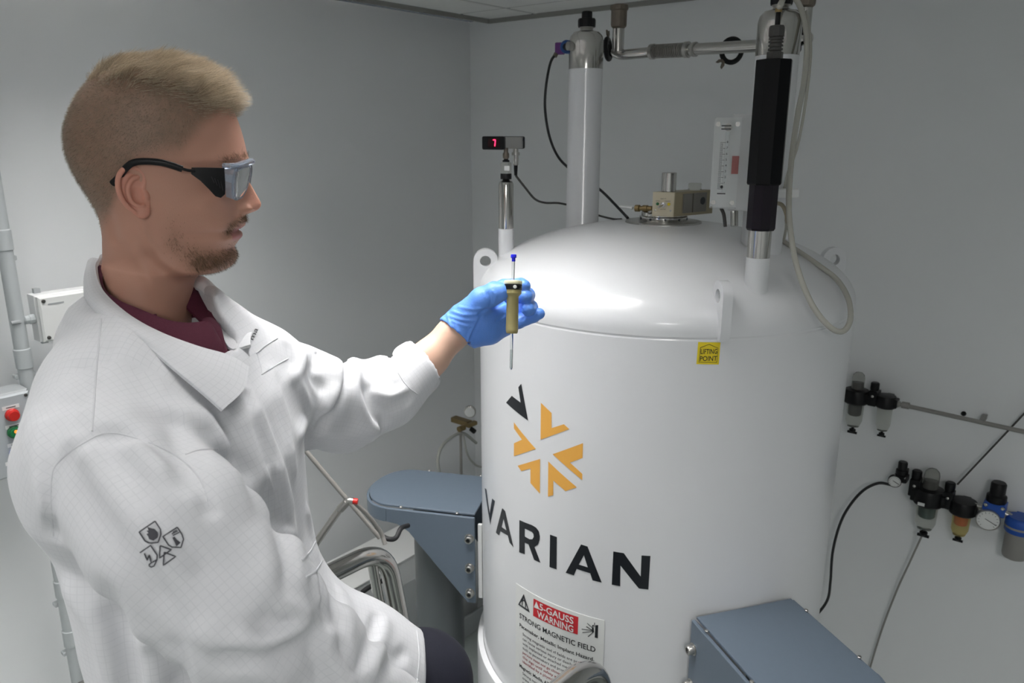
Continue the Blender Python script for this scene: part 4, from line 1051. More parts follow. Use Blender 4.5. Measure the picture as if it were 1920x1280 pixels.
# ------------------------------------------------------------------ the person: clothes
person = thing('person', S(300, 1330, 0.86), 'person in white lab coat and safety glasses holding up a sample tube', 'person')
def C_(x, y, z): return np.array([x, y, z + Z0])
TORSO = [(-0.19, -0.405, 0.835, 0.060, 0.070), (-0.235, -0.388, 0.82, 0.086, 0.120), (-0.28, -0.372, 0.81, 0.106, 0.168), (-0.34, -0.363, 0.80, 0.115, 0.185),
         (-0.45, -0.352, 0.79, 0.108, 0.180), (-0.55, -0.340, 0.78, 0.110, 0.175), (-0.68, -0.332, 0.77, 0.125, 0.185), (-0.86, -0.32, 0.77, 0.14, 0.19)]
_tz = np.array([q[0] for q in TORSO])[::-1]
def d_torso(P, grow=0.0):
    z = P[:, 2] - Z0
    I = [np.interp(z, _tz, np.array([q[i] for q in TORSO])[::-1]) for i in (1, 2, 3, 4)]
    dx = (P[:, 0] - I[0]) / (I[2] + grow); dy = (P[:, 1] - I[1]) / (I[3] + grow)
    k = (np.abs(dx) ** 2.3 + np.abs(dy) ** 2.3) ** (1 / 2.3)
    d = (k - 1) * np.minimum(I[2], I[3]) * 0.85
    return np.maximum(np.maximum(d, (z + 0.19) * 0.7), -0.86 - z)
SL_N = [S(225, 885, 0.70), S(334, 1004, 0.67), S(462, 1148, 0.67), S(590, 1270, 0.72), S(740, 1370, 0.80)]      # near sleeve
SR_N = [0.066, 0.067, 0.061, 0.056, 0.050]
SL_F = [S(470, 690, 0.96), S(555, 745, 1.05), S(640, 763, 1.12), S(722, 736, 1.16), S(795, 680, 1.19)]              # far sleeve
SR_F = [0.056, 0.068, 0.061, 0.051, 0.041]
CUFF_N = nrm(SL_F[4] - SL_F[3])
SKIRT = [S(440, 1170, 0.91), S(640, 1260, 1.00), S(780, 1330, 1.06)]
SKR = [0.095, 0.092, 0.094]
HEM = S(790, 1215, 1.07); HEM_N = nrm(np.array([1.0, 0.15, -0.12]))
def d_far_sleeve(P):
    d = d_chain(P, SL_F, SR_F, 0.02)
    d = smax(d, (P - SL_F[4]) @ CUFF_N, 0.003)
    bore = d_cone(P, SL_F[3], SL_F[4] + CUFF_N * 0.02, 0.035, 0.037)
    return smax(d, -bore, 0.002)
SH = [S(205, 855, 0.71), S(278, 690, 0.82), S(395, 640, 0.92), S(475, 690, 0.965)]
SHR = [0.056, 0.050, 0.042, 0.054]
def neck_hole(P):
    d = d_chain(P, [S(280, 450, 0.86), S(284, 560, 0.858), S(300, 600, 0.855)], [0.072, 0.059, 0.050], 0.01)
    d = smin(d, d_chain(P, [S(238, 572, 0.80), S(310, 610, 0.79), S(400, 645, 0.81)], [0.020, 0.029, 0.020], 0.01), 0.015)
    return smin(d, d_chain(P, [S(330, 590, 0.85), S(405, 640, 0.85)], [0.040, 0.022]), 0.02)
def coat_base(P):
    t = d_torso(P)
    t = smin(t, d_chain(P, SH, SHR, 0.03), 0.055)
    t = smin(t, d_chain(P, [S(190, 868, 0.735), S(196, 740, 0.77)], [0.060, 0.048]), 0.05)
    t = smin(t, d_cone(P, S(192, 642, 0.84), S(228, 592, 0.85), 0.040, 0.038), 0.03)
    n = d_chain(P, SL_N, SR_N, 0.025)
    f_ = d_far_sleeve(P)
    s = smax(d_chain(P, SKIRT, SKR, 0.03), (P - HEM) @ HEM_N, 0.004)
    s = smax(s, -(P[:, 2] - Z0) - 0.84, 0.01)
    t = smin(t, s, 0.035)
    t = smax(t, -neck_hole(P), 0.006)
    t = smin(t, f_, 0.018)
    return smin(t, n, 0.010)
FOLDS = []
def coat_fn(P):
    d = coat_base(P)
    band = np.abs(d) < 0.03
    if FOLDS and band.any():
        Q = P[band]; e = np.zeros(len(Q))
        for pts, wd, ht in FOLDS:
            lo = pts.min(0) - 3 * wd; hi = pts.max(0) + 3 * wd
            m = ((Q > lo) & (Q < hi)).all(1)
            if m.any(): e[m] += 1.22 * ht * np.exp(-(dist_poly(Q[m], pts) / wd) ** 2)
        e += 0.0016 * vnoise(Q, 13.0) + 0.0005 * vnoise(Q, 37.0)
        d[band] -= e
    return d
def spline2(pix, n=4): return [tuple(q) for q in spline([(a, b, 0) for a, b in pix], n)[:, :2]]
def fold(pix, wd, ht, over=False):
    P = march(coat_base, spline2(pix)); P = P[P[:, 1] < 1.5]
    if over:                                    # carry the fold on over the top of the sleeve
        q = nrm(P[0] - np.array([0, 0, Z0])); P = np.vstack([P[0] + q * 0.075 + ZZ * 0.004, P[0] + q * 0.035 + ZZ * 0.010, P])
    FOLDS.append((P, wd, ht))
for q in [
    # far sleeve
    ([(568, 662), (562, 690), (545, 708)], .006, .010), ([(540, 650), (552, 690)], .006, -.005), ([(592, 680), (585, 700), (600, 725)], .007, -.008, True),
    ([(651, 694), (645, 715), (632, 752), (600, 800)], .0065, -.016, True), ([(630, 700), (634, 725), (614, 762)], .010, .014, True),
    ([(664, 692), (666, 740), (690, 795), (706, 803)], .009, .014, True), ([(692, 735), (702, 770), (716, 797)], .009, -.014),
    ([(700, 735), (725, 742), (757, 733)], .006, .006), ([(705, 757), (735, 760), (762, 748)], .007, -.006), ([(600, 805), (640, 818), (700, 800)], .012, .004),
    ([(728, 672), (722, 700), (735, 722)], .008, -.008, True), ([(560, 720), (575, 770), (560, 815)], .009, .005),
    # chest and front
    ([(345, 785), (395, 800), (420, 835)], .012, .010), ([(325, 790), (345, 850), (350, 900)], .012, -.009), ([(420, 800), (455, 880), (480, 960)], .014, -.006),
    ([(458, 735), (480, 800), (505, 870), (525, 935)], .0035, -.007), ([(470, 735), (496, 800), (522, 870), (542, 945)], .006, .007),
    ([(505, 700), (535, 790), (548, 880)], .010, .005), ([(520, 890), (548, 1000), (560, 1085)], .012, .006), ([(500, 930), (525, 1010), (530, 1095)], .010, -.007), ([(575, 960), (590, 1040)], .008, .004),
    ([(440, 900), (490, 1000), (510, 1090)], .016, .006),
    # near shoulder and back
    ([(150, 690), (160, 730)], .008, -.004), ([(128, 750), (142, 800)], .010, -.006), ([(150, 770), (130, 820)], .008, .004), ([(200, 655), (185, 690)], .006, -.003),
    ([(80, 800), (72, 880), (88, 960)], .009, .005), ([(98, 800), (90, 880)], .009, -.005), ([(60, 780), (50, 860)], .01, .003), ([(235, 640), (300, 740), (360, 790)], .02, .004), ([(260, 700), (290, 780)], .014, -.004),
    # near sleeve
    ([(100, 1000), (96, 905), (108, 868), (150, 835), (200, 813), (262, 826), (332, 858), (376, 902), (392, 955)], .007, -.006),
    ([(165, 842), (250, 960), (330, 1060), (400, 1170)], .012, .006), ([(195, 835), (280, 950), (370, 1060)], .012, -.005), ([(130, 880), (200, 1000), (290, 1110)], .014, -.004),
    ([(262, 840), (340, 890), (430, 970), (500, 1060)], .013, .007), ([(300, 850), (390, 930), (450, 990)], .010, -.004), ([(440, 1030), (500, 1110)], .014, .005),
    ([(536, 1143), (563, 1148), (567, 1166), (544, 1186), (497, 1206), (419, 1203), (380, 1185)], .008, .011), ([(500, 1170), (535, 1165)], .010, -.010), ([(430, 1230), (520, 1225), (590, 1200)], .012, -.010),
    ([(615, 1195), (612, 1220), (630, 1250), (650, 1275)], .009, .009), ([(590, 1215), (600, 1250), (610, 1280)], .009, -.007), ([(480, 1245), (520, 1275)], .012, .006), ([(650, 1225), (680, 1260)], .008, .005), ([(640, 1222), (655, 1262)], .006, -.006),
    # side below the arm
    ([(140, 1110), (190, 1180), (215, 1270)], .014, .006), ([(205, 1120), (235, 1200), (240, 1275)], .014, -.006), ([(270, 1180), (285, 1270)], .012, .006), ([(330, 1220), (345, 1275)], .01, -.006),
    # skirt over the far thigh
    ([(705, 1160), (692, 1210), (672, 1250)], .007, -.008), ([(722, 1165), (712, 1215), (700, 1260)], .009, .005), ([(640, 1115), (655, 1160), (650, 1200)], .010, .005), ([(625, 1120), (632, 1165)], .008, -.005),
    ([(755, 1225), (725, 1255), (710, 1278)], .008, -.005), ([(600, 1085), (606, 1120), (618, 1160)], .006, -.008), ([(590, 1075), (596, 1120)], .006, .005)]: fold(*q)
M_COAT = bpy.data.materials.new('white_coat_cotton'); M_COAT.use_nodes = True
def coat_material(m):
    nt = m.node_tree; b = nt.nodes['Principled BSDF']; L = nt.links.new
    b.inputs['Roughness'].default_value = 0.85; b.inputs['Sheen Weight'].default_value = 0.15; b.inputs['Specular IOR Level'].default_value = 0.2
    at = nt.nodes.new('ShaderNodeAttribute'); at.attribute_name = 'weave'
    sx = nt.nodes.new('ShaderNodeSeparateXYZ'); L(at.outputs['Vector'], sx.inputs[0])
    def line(sock):
        m1 = nt.nodes.new('ShaderNodeMath'); m1.operation = 'PINGPONG'; m1.inputs[1].default_value = 0.0033; L(sock, m1.inputs[0])
        m2 = nt.nodes.new('ShaderNodeMapRange'); m2.inputs['From Min'].default_value = 0.0002; m2.inputs['From Max'].default_value = 0.0005
        m2.inputs['To Min'].default_value = 1; m2.inputs['To Max'].default_value = 0; L(m1.outputs[0], m2.inputs['Value']); return m2.outputs['Result']
    mx = nt.nodes.new('ShaderNodeMath'); mx.operation = 'MAXIMUM'; L(line(sx.outputs['X']), mx.inputs[0]); L(line(sx.outputs['Y']), mx.inputs[1])
    n = nt.nodes.new('ShaderNodeTexNoise'); n.inputs['Scale'].default_value = 70; tc = nt.nodes.new('ShaderNodeTexCoord'); L(tc.outputs['Object'], n.inputs['Vector'])
    f1 = nt.nodes.new('ShaderNodeMath'); f1.operation = 'MULTIPLY'; L(mx.outputs[0], f1.inputs[0]); L(n.outputs['Fac'], f1.inputs[1])
    mc = nt.nodes.new('ShaderNodeMix'); mc.data_type = 'RGBA'; mc.inputs['A'].default_value = (0.655, 0.66, 0.685, 1); mc.inputs['B'].default_value = (0.555, 0.565, 0.59, 1)
    L(f1.outputs[0], mc.inputs['Factor']); L(mc.outputs['Result'], b.inputs['Base Color'])
    n2 = nt.nodes.new('ShaderNodeTexNoise'); n2.inputs['Scale'].default_value = 45; n2.inputs['Detail'].default_value = 6; L(tc.outputs['Object'], n2.inputs['Vector'])
    bp = nt.nodes.new('ShaderNodeBump'); bp.inputs['Strength'].default_value = 0.18; bp.inputs['Distance'].default_value = 0.003
    L(n2.outputs['Fac'], bp.inputs['Height']); L(bp.outputs['Normal'], b.inputs['Normal'])
coat_material(M_COAT)
def weave_attr(o, V):
    """fabric coordinates in metres: along and around each sleeve, across and down the trunk"""
    n = len(V); W = np.zeros((n, 3)); best = np.abs(d_torso(V)); 
    nr = np.zeros((n, 3)); o.data.vertices.foreach_get('normal', nv_ := np.zeros(n * 3, np.float32)); nr = np.abs(nv_.reshape(-1, 3))
    k_ = np.argmax(nr * np.array([1.0, 1.0, 1.2]), 1)
    W[:, 0] = np.where(k_ == 0, V[:, 1], V[:, 0]); W[:, 1] = np.where(k_ == 2, V[:, 1], V[:, 2])
    for ch, rs in ((SL_N, SR_N), (SL_F, SR_F), (SKIRT, SKR)):
        s0 = 0.0
        for i in range(len(ch) - 1):
            a, b = np.asarray(ch[i]), np.asarray(ch[i + 1]); ab = b - a; ln = np.linalg.norm(ab); x, y, z = frame(ab)
            t = np.clip(((V - a) @ ab) / (ln * ln), 0, 1); q = V - a - t[:, None] * ab
            d = np.abs(np.linalg.norm(q, axis=1) - (rs[i] + (rs[i + 1] - rs[i]) * t)); m = d < best
            ang = np.arctan2(q @ y, q @ x)
            W[m, 0] = (s0 + ((V - a) @ ab) / ln)[m]; W[m, 1] = (ang * 0.07)[m]; best = np.where(m, d, best); s0 += ln
    at = o.data.attributes.new('weave', 'FLOAT_VECTOR', 'POINT'); at.data.foreach_set('vector', W.astype(np.float32).ravel())
V, Fq = mesh_sdf(coat_fn, (-0.60, 0.45, Z0 - 0.87), (0.02, 1.28, Z0 - 0.15), 0.0042, 1)
coat = fast_obj('lab_coat', V, Fq, M_COAT, person)
weave_attr(coat, V)
# --- pieces laid on the coat
def lay(pix, lift=0.001):
    """points on the finished coat under the given pixels, lifted off the cloth"""
    P = march(coat_fn, pix); return P + grad(coat_fn, P, 0.003) * lift
def seam(pix, r=0.0009, n=8, lift=0.0, name='seam', m=None):
    P = lay(spline2(pix, n), lift)
    return obj(name, sweep(P, r, 6), m or M_COAT, coat)
def patch(rows, name, m, parent, th=0.0022, nu=26, nv=10, bulge=0.0, free=True, subtle=True):
    """cloth panel between edge curves; each row is a list of (px, py, depth)"""
    R_ = [spline([S(*q) for q in row], 8) for row in rows]
    R2 = []
    for r in R_:
        l = np.concatenate([[0], np.cumsum(np.linalg.norm(np.diff(r, axis=0), axis=1))]); l /= l[-1]
        R2.append(np.stack([np.interp(np.linspace(0, 1, nu), l, r[:, k]) for k in range(3)], 1))
    G = np.array(R2)
    if len(G) > 2:
        G = np.stack([spline(G[:, j], max(2, nv // (len(G) - 1)))for j in range(nu)], 1)
    else:
        G = np.stack([np.linspace(G[0][j], G[1][j], nv) for j in range(nu)], 1)
    a, b = G.shape[:2]
    du = np.gradient(G, axis=1); dv = np.gradient(G, axis=0); N = np.cross(du, dv); N /= np.linalg.norm(N, axis=2)[..., None] + 1e-12
    if (N.reshape(-1, 3) @ (np.array([0, 0, Z0]) - G.reshape(-1, 3).mean(0))).mean() < 0: N = -N
    t = np.linspace(0, 1, a)[:, None, None]
    G = G + N * bulge * np.sin(PI * t)
    v = np.concatenate([(G + N * th / 2).reshape(-1, 3), (G - N * th / 2).reshape(-1, 3)]); n = a * b; F = []
    for i in range(a - 1):
        for j in range(b - 1):
            q = [i * b + j, i * b + j + 1, (i + 1) * b + j + 1, (i + 1) * b + j]; F.append(q); F.append([k + n for k in q][::-1])
    rim = [j for j in range(b)] + [i * b + b - 1 for i in range(1, a)] + [(a - 1) * b + j for j in range(b - 2, -1, -1)] + [i * b for i in range(a - 2, 0, -1)]
    for k in range(len(rim)):
        p_, q_ = rim[k], rim[(k + 1) % len(rim)]; F.append([p_, p_ + n, q_ + n, q_])
    o = obj(name, (v, F), m, parent, angle=60)
    if m is M_COAT:
        W = np.zeros((len(v), 3)); uu = np.tile(np.linspace(0, 1, b) * 0.3, a); vv = np.repeat(np.linspace(0, 1, a) * 0.06, b)
        W[:n, 0] = uu; W[:n, 1] = vv; W[n:, 0] = uu; W[n:, 1] = vv
        at = o.data.attributes.new('weave', 'FLOAT_VECTOR', 'POINT'); at.data.foreach_set('vector', W.astype(np.float32).ravel())
    return o
inner = [(187, 486, .868), (181, 503, .848), (194, 545, .812), (240, 590, .787), (300, 624, .780), (370, 650, .790), (430, 667, .806), (466, 688, .815)]
midl = [(172, 492, .876), (167, 520, .846), (176, 560, .803), (224, 604, .768), (282, 640, .757), (352, 682, .762), (415, 712, .778), (452, 735, .787)]
outer = [(168, 520, .884), (160, 552, .852), (168, 571, .805), (205, 608, .766), (262, 640, .752), (330, 696, .744), (385, 742, .748), (416, 770, .752)]
col1 = patch([inner, midl, outer], 'collar', M_COAT, coat, 0.003, 40, 12, 0.003)
col2 = patch([[(364, 519, .925), (384, 521, .93), (410, 545, .93), (432, 578, .925), (455, 604, .918), (471, 622, .91)], [(352, 535, .91), (378, 548, .905), (402, 585, .895), (412, 622, .868), (432, 655, .852), (470, 648, .862)]], 'collar', M_COAT, coat, 0.003, 30, 10, 0.004)
for sp in ([(190, 598), (181, 690), (173, 808)], [(100, 1005), (96, 905), (108, 868), (150, 835), (200, 812), (262, 824), (332, 856), (376, 900), (391, 950)],
           [(348, 852), (375, 843), (408, 842)], [(746, 698), (762, 722), (783, 739)], [(566, 1050), (582, 1032), (592, 1014)], [(574, 1082), (592, 1070), (604, 1050)], [(782, 1182), (786, 1230), (782, 1278)]):
    seam(sp)
M_STITCH = mat('white_thread', (0.72, 0.72, 0.74), 0.7, noise=0.02)
# the collar behind the neck
patch([[(187, 486, .868), (192, 478, .89), (215, 474, .925), (260, 478, .948), (315, 494, .948), (364, 519, .925)],
       [(176, 494, .874), (186, 488, .90), (210, 488, .938), (258, 492, .960), (318, 508, .960), (368, 526, .932)],
       [(168, 522, .884), (180, 540, .915), (212, 552, .95), (258, 560, .97), (315, 540, .965), (366, 540, .936)]], 'collar', M_COAT, coat, 0.003, 30, 10, 0.002)
# flap of the far breast pocket, with part of a word printed above it
for sp in ([(480, 662), (500, 646), (520, 634)], [(490, 702), (515, 686), (540, 672)], [(482, 662), (488, 684), (492, 702)]): seam(sp, 0.0008)
v, f = text_mesh('ma', 0.0); v = v.copy(); v[:, 0] -= v[:, 0].min(); v[:, 0] /= v[:, 0].max()
pix = [(473 + a * 10 - b_ * 11.5, 639 - a * 21 - b_ * 6.0) for a, b_ in v]
obj('chest_print', (lay(pix, 0.0012), f), M_INK, coat, smooth=False)
# --- symbols printed on the near sleeve
def stroke(pts, wpx=2.6, closed=False, dens=3.0):
    """ribbon of print along a pixel polyline"""
    pts = [np.array(q, float) for q in pts]
    if closed: pts = pts + [pts[0]]
    out = []
    for a, b in zip(pts[:-1], pts[1:]):
        n = max(2, int(np.linalg.norm(b - a) / dens))
        out += [a + (b - a) * t for t in np.linspace(0, 1, n, endpoint=False)]
    out.append(pts[-1]); out = np.array(out)
    T_ = np.gradient(out, axis=0); T_ /= np.linalg.norm(T_, axis=1)[:, None] + 1e-9; Nn = np.stack([-T_[:, 1], T_[:, 0]], 1) * wpx / 2
    L_ = np.concatenate([out + Nn, out - Nn]); P = lay([tuple(q) for q in L_], 0.0009); n = len(out)
    return P, [[i, i + 1, n + i + 1, n + i] for i in range(n - 1)]
def blob(poly):
    v, f = flat_mesh([poly]); v, f = slice_x(v, f, 3.0); return lay([tuple(q) for q in v], 0.0009), f
def zz(pts): return [(240 + a / 10.667, 960 + b / 10.667) for a, b in pts]
M_PRINT = mat('charcoal_print', (0.055, 0.055, 0.065), 0.7, noise=0.05)
def print_part(shapes):
    g = MB()
    for s in shapes: g.add(*s)
    return obj('sleeve_symbol', g, M_PRINT, coat, smooth=False)
print_part([stroke(zz([(535, 190), (235, 395), (350, 570), (420, 605), (480, 615), (600, 605), (650, 450), (640, 350)]), 2.6, True),
            blob(zz([(385, 300), (470, 330), (530, 345), (590, 410), (600, 480), (585, 520), (510, 570), (430, 540), (410, 490), (375, 440), (410, 420), (375, 375), (410, 370)]))])
print_part([stroke(zz([(990, 300), (690, 495), (800, 660), (870, 705), (1050, 710), (1110, 540), (1080, 440)]), 2.6, True),
            blob(zz([(880, 515), (925, 490), (965, 545), (1050, 610), (960, 690)])), stroke(zz([(890, 405), (985, 350)]), 2), stroke(zz([(870, 440), (1000, 375)]), 2), stroke(zz([(890, 470), (1030, 400)]), 2.2)])
print_part([stroke(zz([(255, 800), (460, 660), (590, 850), (590, 940), (540, 1060), (480, 1085), (430, 1050)]), 2.4), stroke(zz([(345, 810), (400, 950), (440, 840), (480, 1000), (590, 940)]), 2.6), stroke(zz([(480, 1000), (430, 1040)]), 2.4)])
print_part([stroke(zz([(640, 670), (855, 755), (640, 910)]), 2.6, True), stroke(zz([(725, 800), (945, 890), (715, 1055)]), 2.6, True)])

# --- maroon polo shirt
M_POLO = mat('maroon_pique', (0.085, 0.012, 0.030), 0.85, noise=0.12, nscale=300, bump=0.3, bscale=900)
def shirt_fn(P):
    d = smin(d_torso(P, -0.014), d_chain(P, SH, [r - 0.014 for r in SHR], 0.03), 0.05)
    hole = d_chain(P, [S(280, 450, 0.86), S(286, 600, 0.856)], [0.060, 0.057], 0.01)
    return smax(d, -hole, 0.004)
V, Fq = mesh_sdf(shirt_fn, (-0.52, 0.55, Z0 - 0.6), (-0.15, 1.05, Z0 - 0.15), 0.006, 1)
polo = fast_obj('polo_shirt', V, Fq, M_POLO, person)
patch([[(189, 497, .862), (193, 538, .822), (226, 564, .802), (267, 582, .797), (312, 600, .800), (350, 606, .810), (392, 604, .826), (398, 622, .832)],
       [(186, 520, .868), (190, 566, .812), (230, 604, .790), (280, 636, .784), (330, 656, .788), (385, 670, .802), (405, 672, .815), (420, 668, .825)]], 'shirt_collar', M_POLO, polo, 0.003, 34, 10, 0.003)
patch([[(362, 530, .915), (372, 545, .918), (395, 572, .912), (412, 596, .90)], [(348, 575, .885), (365, 592, .882), (385, 612, .872), (402, 630, .862)]], 'shirt_collar', M_POLO, polo, 0.003, 20, 8, 0.003)
patch([[(398, 598, .868), (412, 612, .858), (420, 640, .85), (428, 664, .845)], [(376, 600, .85), (388, 622, .84), (402, 648, .838), (415, 666, .838)]], 'placket', M_POLO, polo, 0.003, 16, 6, 0.002)
# --- dark trousers
M_TROUS = mat('navy_trousers', (0.010, 0.011, 0.022), 0.8, noise=0.1, nscale=200, bump=0.2, bscale=500)
LEG_F = [C_(-0.32, 0.85, -0.72), S(790, 1278, 1.13), S(800, 1278, 1.13) + np.array([0.01, 0.0, -0.42])]
LEG_N = [C_(-0.32, 0.70, -0.72), C_(-0.02, 0.66, -0.80), C_(-0.02, 0.67, -1.17)]
def trouser_fn(P):
    d = d_chain(P, LEG_F, [0.085, 0.068, 0.06], 0.03)
    d = smin(d, d_chain(P, LEG_N, [0.085, 0.07, 0.06], 0.03), 0.03)
    d = smin(d, d_ell(P, C_(-0.34, 0.775, -0.74), (0.115, 0.165, 0.10)), 0.05)
    return d - 0.002 * vnoise(P, 16)
V, Fq = mesh_sdf(trouser_fn, (-0.52, 0.52, Z0 - 1.26), (0.12, 1.16, Z0 - 0.58), 0.0075, 2)
fast_obj('trousers', V, Fq, M_TROUS, person)
# ------------------------------------------------------------------ the person: head and body
HP = S(290, 330, 0.86); PHI = math.radians(14)
HF = np.array([math.cos(PHI), math.sin(PHI), 0]); HL = np.array([-math.sin(PHI), math.cos(PHI), 0])   # forward, his left
def hp(px, py):
    """pixel -> (forward, up) in the head's middle plane"""
    d = ray(px, py); O = np.array([0, 0, Z0]); t = ((HP - O) @ HL) / (d @ HL); q = O + d * t - HP
    return q @ HF, q[2]
HK = np.linalg.norm(np.array(hp(291, 330)) - np.array(hp(290, 330)))     # metres per pixel there
def hw(f_, l, u): return HP + HF * f_ + HL * l + ZZ * u
ST = [  # front pixel, back pixel, half width, centre share, q (front taper), boxy back
    ((287, 111), (283, 111), 0.003, .50, 1.0), ((330, 118), (237, 117), 0.036, .50, 1.0), ((372, 134), (197, 133), 0.056, .52, 1.0), ((408, 158), (166, 158), 0.0665, .54, .95),
    ((430, 190), (144, 190), 0.0735, .56, .90), ((444, 222), (129, 228), 0.0765, .57, .86), ((454, 252), (125, 258), 0.0775, .58, .84), ((461, 280), (130, 290), 0.077, .58, .84),
    ((464, 298), (138, 312), 0.0755, .57, .84), ((455, 314), (147, 330), 0.0735, .56, .84), ((449, 338), (159, 350), 0.0715, .54, .88), ((449, 362), (170, 368), 0.070, .52, .92),
    ((452, 385), (181, 386), 0.068, .50, .97), ((457, 400), (186, 398), 0.0665, .49, 1.02), ((461, 411), (189, 408), 0.065, .48, 1.06), ((460, 421), (190.5, 416), 0.0637, .47, 1.08),
    ((451, 430), (192, 424), 0.062, .46, 1.10), ((455, 440), (193, 434), 0.0605, .45, 1.12), ((447, 451), (194, 444), 0.059, .44, 1.14), ((440, 462), (194, 454), 0.0575, .43, 1.14),
    ((444, 476), (194, 463), 0.056, .42, 1.14), ((441, 489), (194, 471), 0.0545, .42, 1.16), ((429, 501), (194, 479), 0.0535, .42, 1.18), ((406, 508), (194, 487), 0.0535, .42, 1.12),
    ((382, 511), (193, 496), 0.0545, .44, 1.05), ((369, 520), (192, 508), 0.055, .47, 1.0), ((362, 540), (190, 530), 0.056, .5, 1.0), ((359, 575), (187, 562), 0.058, .5, 1.0),
    ((360, 615), (188, 605), 0.060, .5, 1.0), ((360, 660), (190, 655), 0.064, .5, .95), ((360, 720), (196, 720), 0.066, .5, .95)]
NS = 230; NT = 200
sf = np.array([hp(*q[0]) for q in ST]); sb = np.array([hp(*q[1]) for q in ST]); so = np.array([q[2:] for q in ST])
arc = np.concatenate([[0], np.cumsum(np.maximum(np.linalg.norm(np.diff(sf, axis=0), axis=1), 0.004))])
def cr(x, xs, ys):
    """smooth monotone-ish interpolation (Catmull-Rom on uneven knots)"""
    ys = np.asarray(ys, float); m = np.gradient(ys, xs, axis=0)
    i = np.clip(np.searchsorted(xs, x) - 1, 0, len(xs) - 2); h = xs[i + 1] - xs[i]; t = (x - xs[i]) / h
    if ys.ndim > 1: t = t[:, None]; h = h[:, None]
    return (2 * t ** 3 - 3 * t ** 2 + 1) * ys[i] + (t ** 3 - 2 * t ** 2 + t) * h * m[i] + (-2 * t ** 3 + 3 * t ** 2) * ys[i + 1] + (t ** 3 - t ** 2) * h * m[i + 1]
ss = np.linspace(0, arc[-1], NS)
rf, rb_, ro = cr(ss, arc, sf), cr(ss, arc, sb), cr(ss, arc, so)
# angles crowded towards the face
tt_ = np.linspace(-1, 1, NT, endpoint=False); th_ = PI * np.sign(tt_) * np.abs(tt_) ** 1.45
Fv = np.zeros((NS, NT)); Lv = np.zeros((NS, NT)); Uv = np.zeros((NS, NT))
ct, st_ = np.cos(th_), np.sin(th_)
for i in range(NS):
    w_, cs, q = ro[i]; w_ = max(w_, 0.002)
    cen = rf[i] + (rb_[i] - rf[i]) * cs
    fr = ct > 0
    s = np.abs(st_)
    lat = np.where(fr, s ** q, s ** 0.92) * np.sign(st_) * w_
    Lv[i] = lat
    for k, D in ((0, Fv), (1, Uv)):
        a = rf[i][k] - cen[k]; b = rb_[i][k] - cen[k]
        D[i] = cen[k] + np.where(fr, a * np.abs(ct) ** 1.0, b * np.abs(ct) ** 0.95)
def pxf(q): return np.array(hp(*q))
def gauss2(c, r, aspect=1.0):
    c = pxf(c); r *= HK; return np.exp(-(((Fv - c[0]) / r) ** 2 + ((Uv - c[1]) / (r * aspect)) ** 2))
def polyd(pts):
    P_ = np.stack([Fv.ravel(), Uv.ravel(), np.zeros(Fv.size)], 1)
    return dist_poly(P_, [np.array([*pxf(q), 0]) for q in pts]).reshape(Fv.shape)
sgn = np.sign(Lv); side = np.clip(np.abs(Lv) / 0.02, 0, 1)
def push_l(amp): 
    global Lv
    Lv = Lv + sgn * side * amp
face_front = np.clip((np.cos(th_)[None, :] + 0.2), 0, 1)
push_l(0.0045 * gauss2((408, 372), 26, .7))                 # cheekbone
push_l(-0.004 * gauss2((405, 268), 36))                     # temple
push_l(-0.0035 * gauss2((392, 432), 30))                    # cheek
jaw = [(287, 408), (296, 440), (318, 474), (360, 498), (405, 505)]
push_l(0.0042 * np.exp(-(polyd(jaw) / (13 * HK)) ** 2))     # jaw edge
jb = [(300, 470), (325, 505), (360, 520), (385, 520)]
push_l(-0.0035 * np.exp(-(polyd(jb) / (17 * HK)) ** 2))      # under the jaw
push_l(0.0035 * np.exp(-(polyd([(258, 425), (285, 480), (320, 540), (345, 600)]) / (15 * HK)) ** 2))   # neck muscle
push_l(-0.003 * np.exp(-(polyd([(228, 400), (232, 440)]) / (12 * HK)) ** 2))
# eye sockets
es = gauss2((447, 326), 17, .75) * np.exp(-((np.abs(Lv) - 0.031) / 0.016) ** 2)
Fv = Fv - 0.011 * es
# brow
br = gauss2((464, 302), 10, .7) * np.exp(-((np.abs(Lv) - 0.022) / 0.018) ** 2)
Fv = Fv + 0.003 * br
# nose: extra depth of the middle line over the flat of the face
NP = [(459, 312), (459, 322), (465, 337), (471, 347), (477, 357), (482, 366), (487, 375), (490, 382), (488.5, 389), (481, 395), (470, 399), (461, 402)]
nu = np.array([pxf(q)[1] for q in NP])[::-1]; nf = np.array([pxf(q)[0] for q in NP])[::-1]
mid = np.array([Fv[i, NT // 2] for i in range(NS)]); midu = np.array([Uv[i, NT // 2] for i in range(NS)])
prot = np.clip(np.interp(midu, nu, nf, left=-9, right=-9) - mid, 0, None)
wn = np.interp(midu, nu, np.interp(np.linspace(0, 1, len(nu)), [0, .25, .5, 1], [0.0125, 0.0125, 0.0085, 0.0075]))
on_face = (np.cos(th_) > 0)[None, :]
Fv = Fv + on_face * prot[:, None] * np.exp(-np.abs(Lv / wn[:, None]) ** 2.2)
ala = gauss2((466, 390), 7, 1.0) * np.exp(-((np.abs(Lv) - 0.013) / 0.0055) ** 2)
Fv = Fv + 0.0055 * ala * on_face
nos = gauss2((474, 397), 4.5, .8) * np.exp(-((np.abs(Lv) - 0.0065) / 0.0032) ** 2)
Uv = Uv + 0.005 * nos * on_face
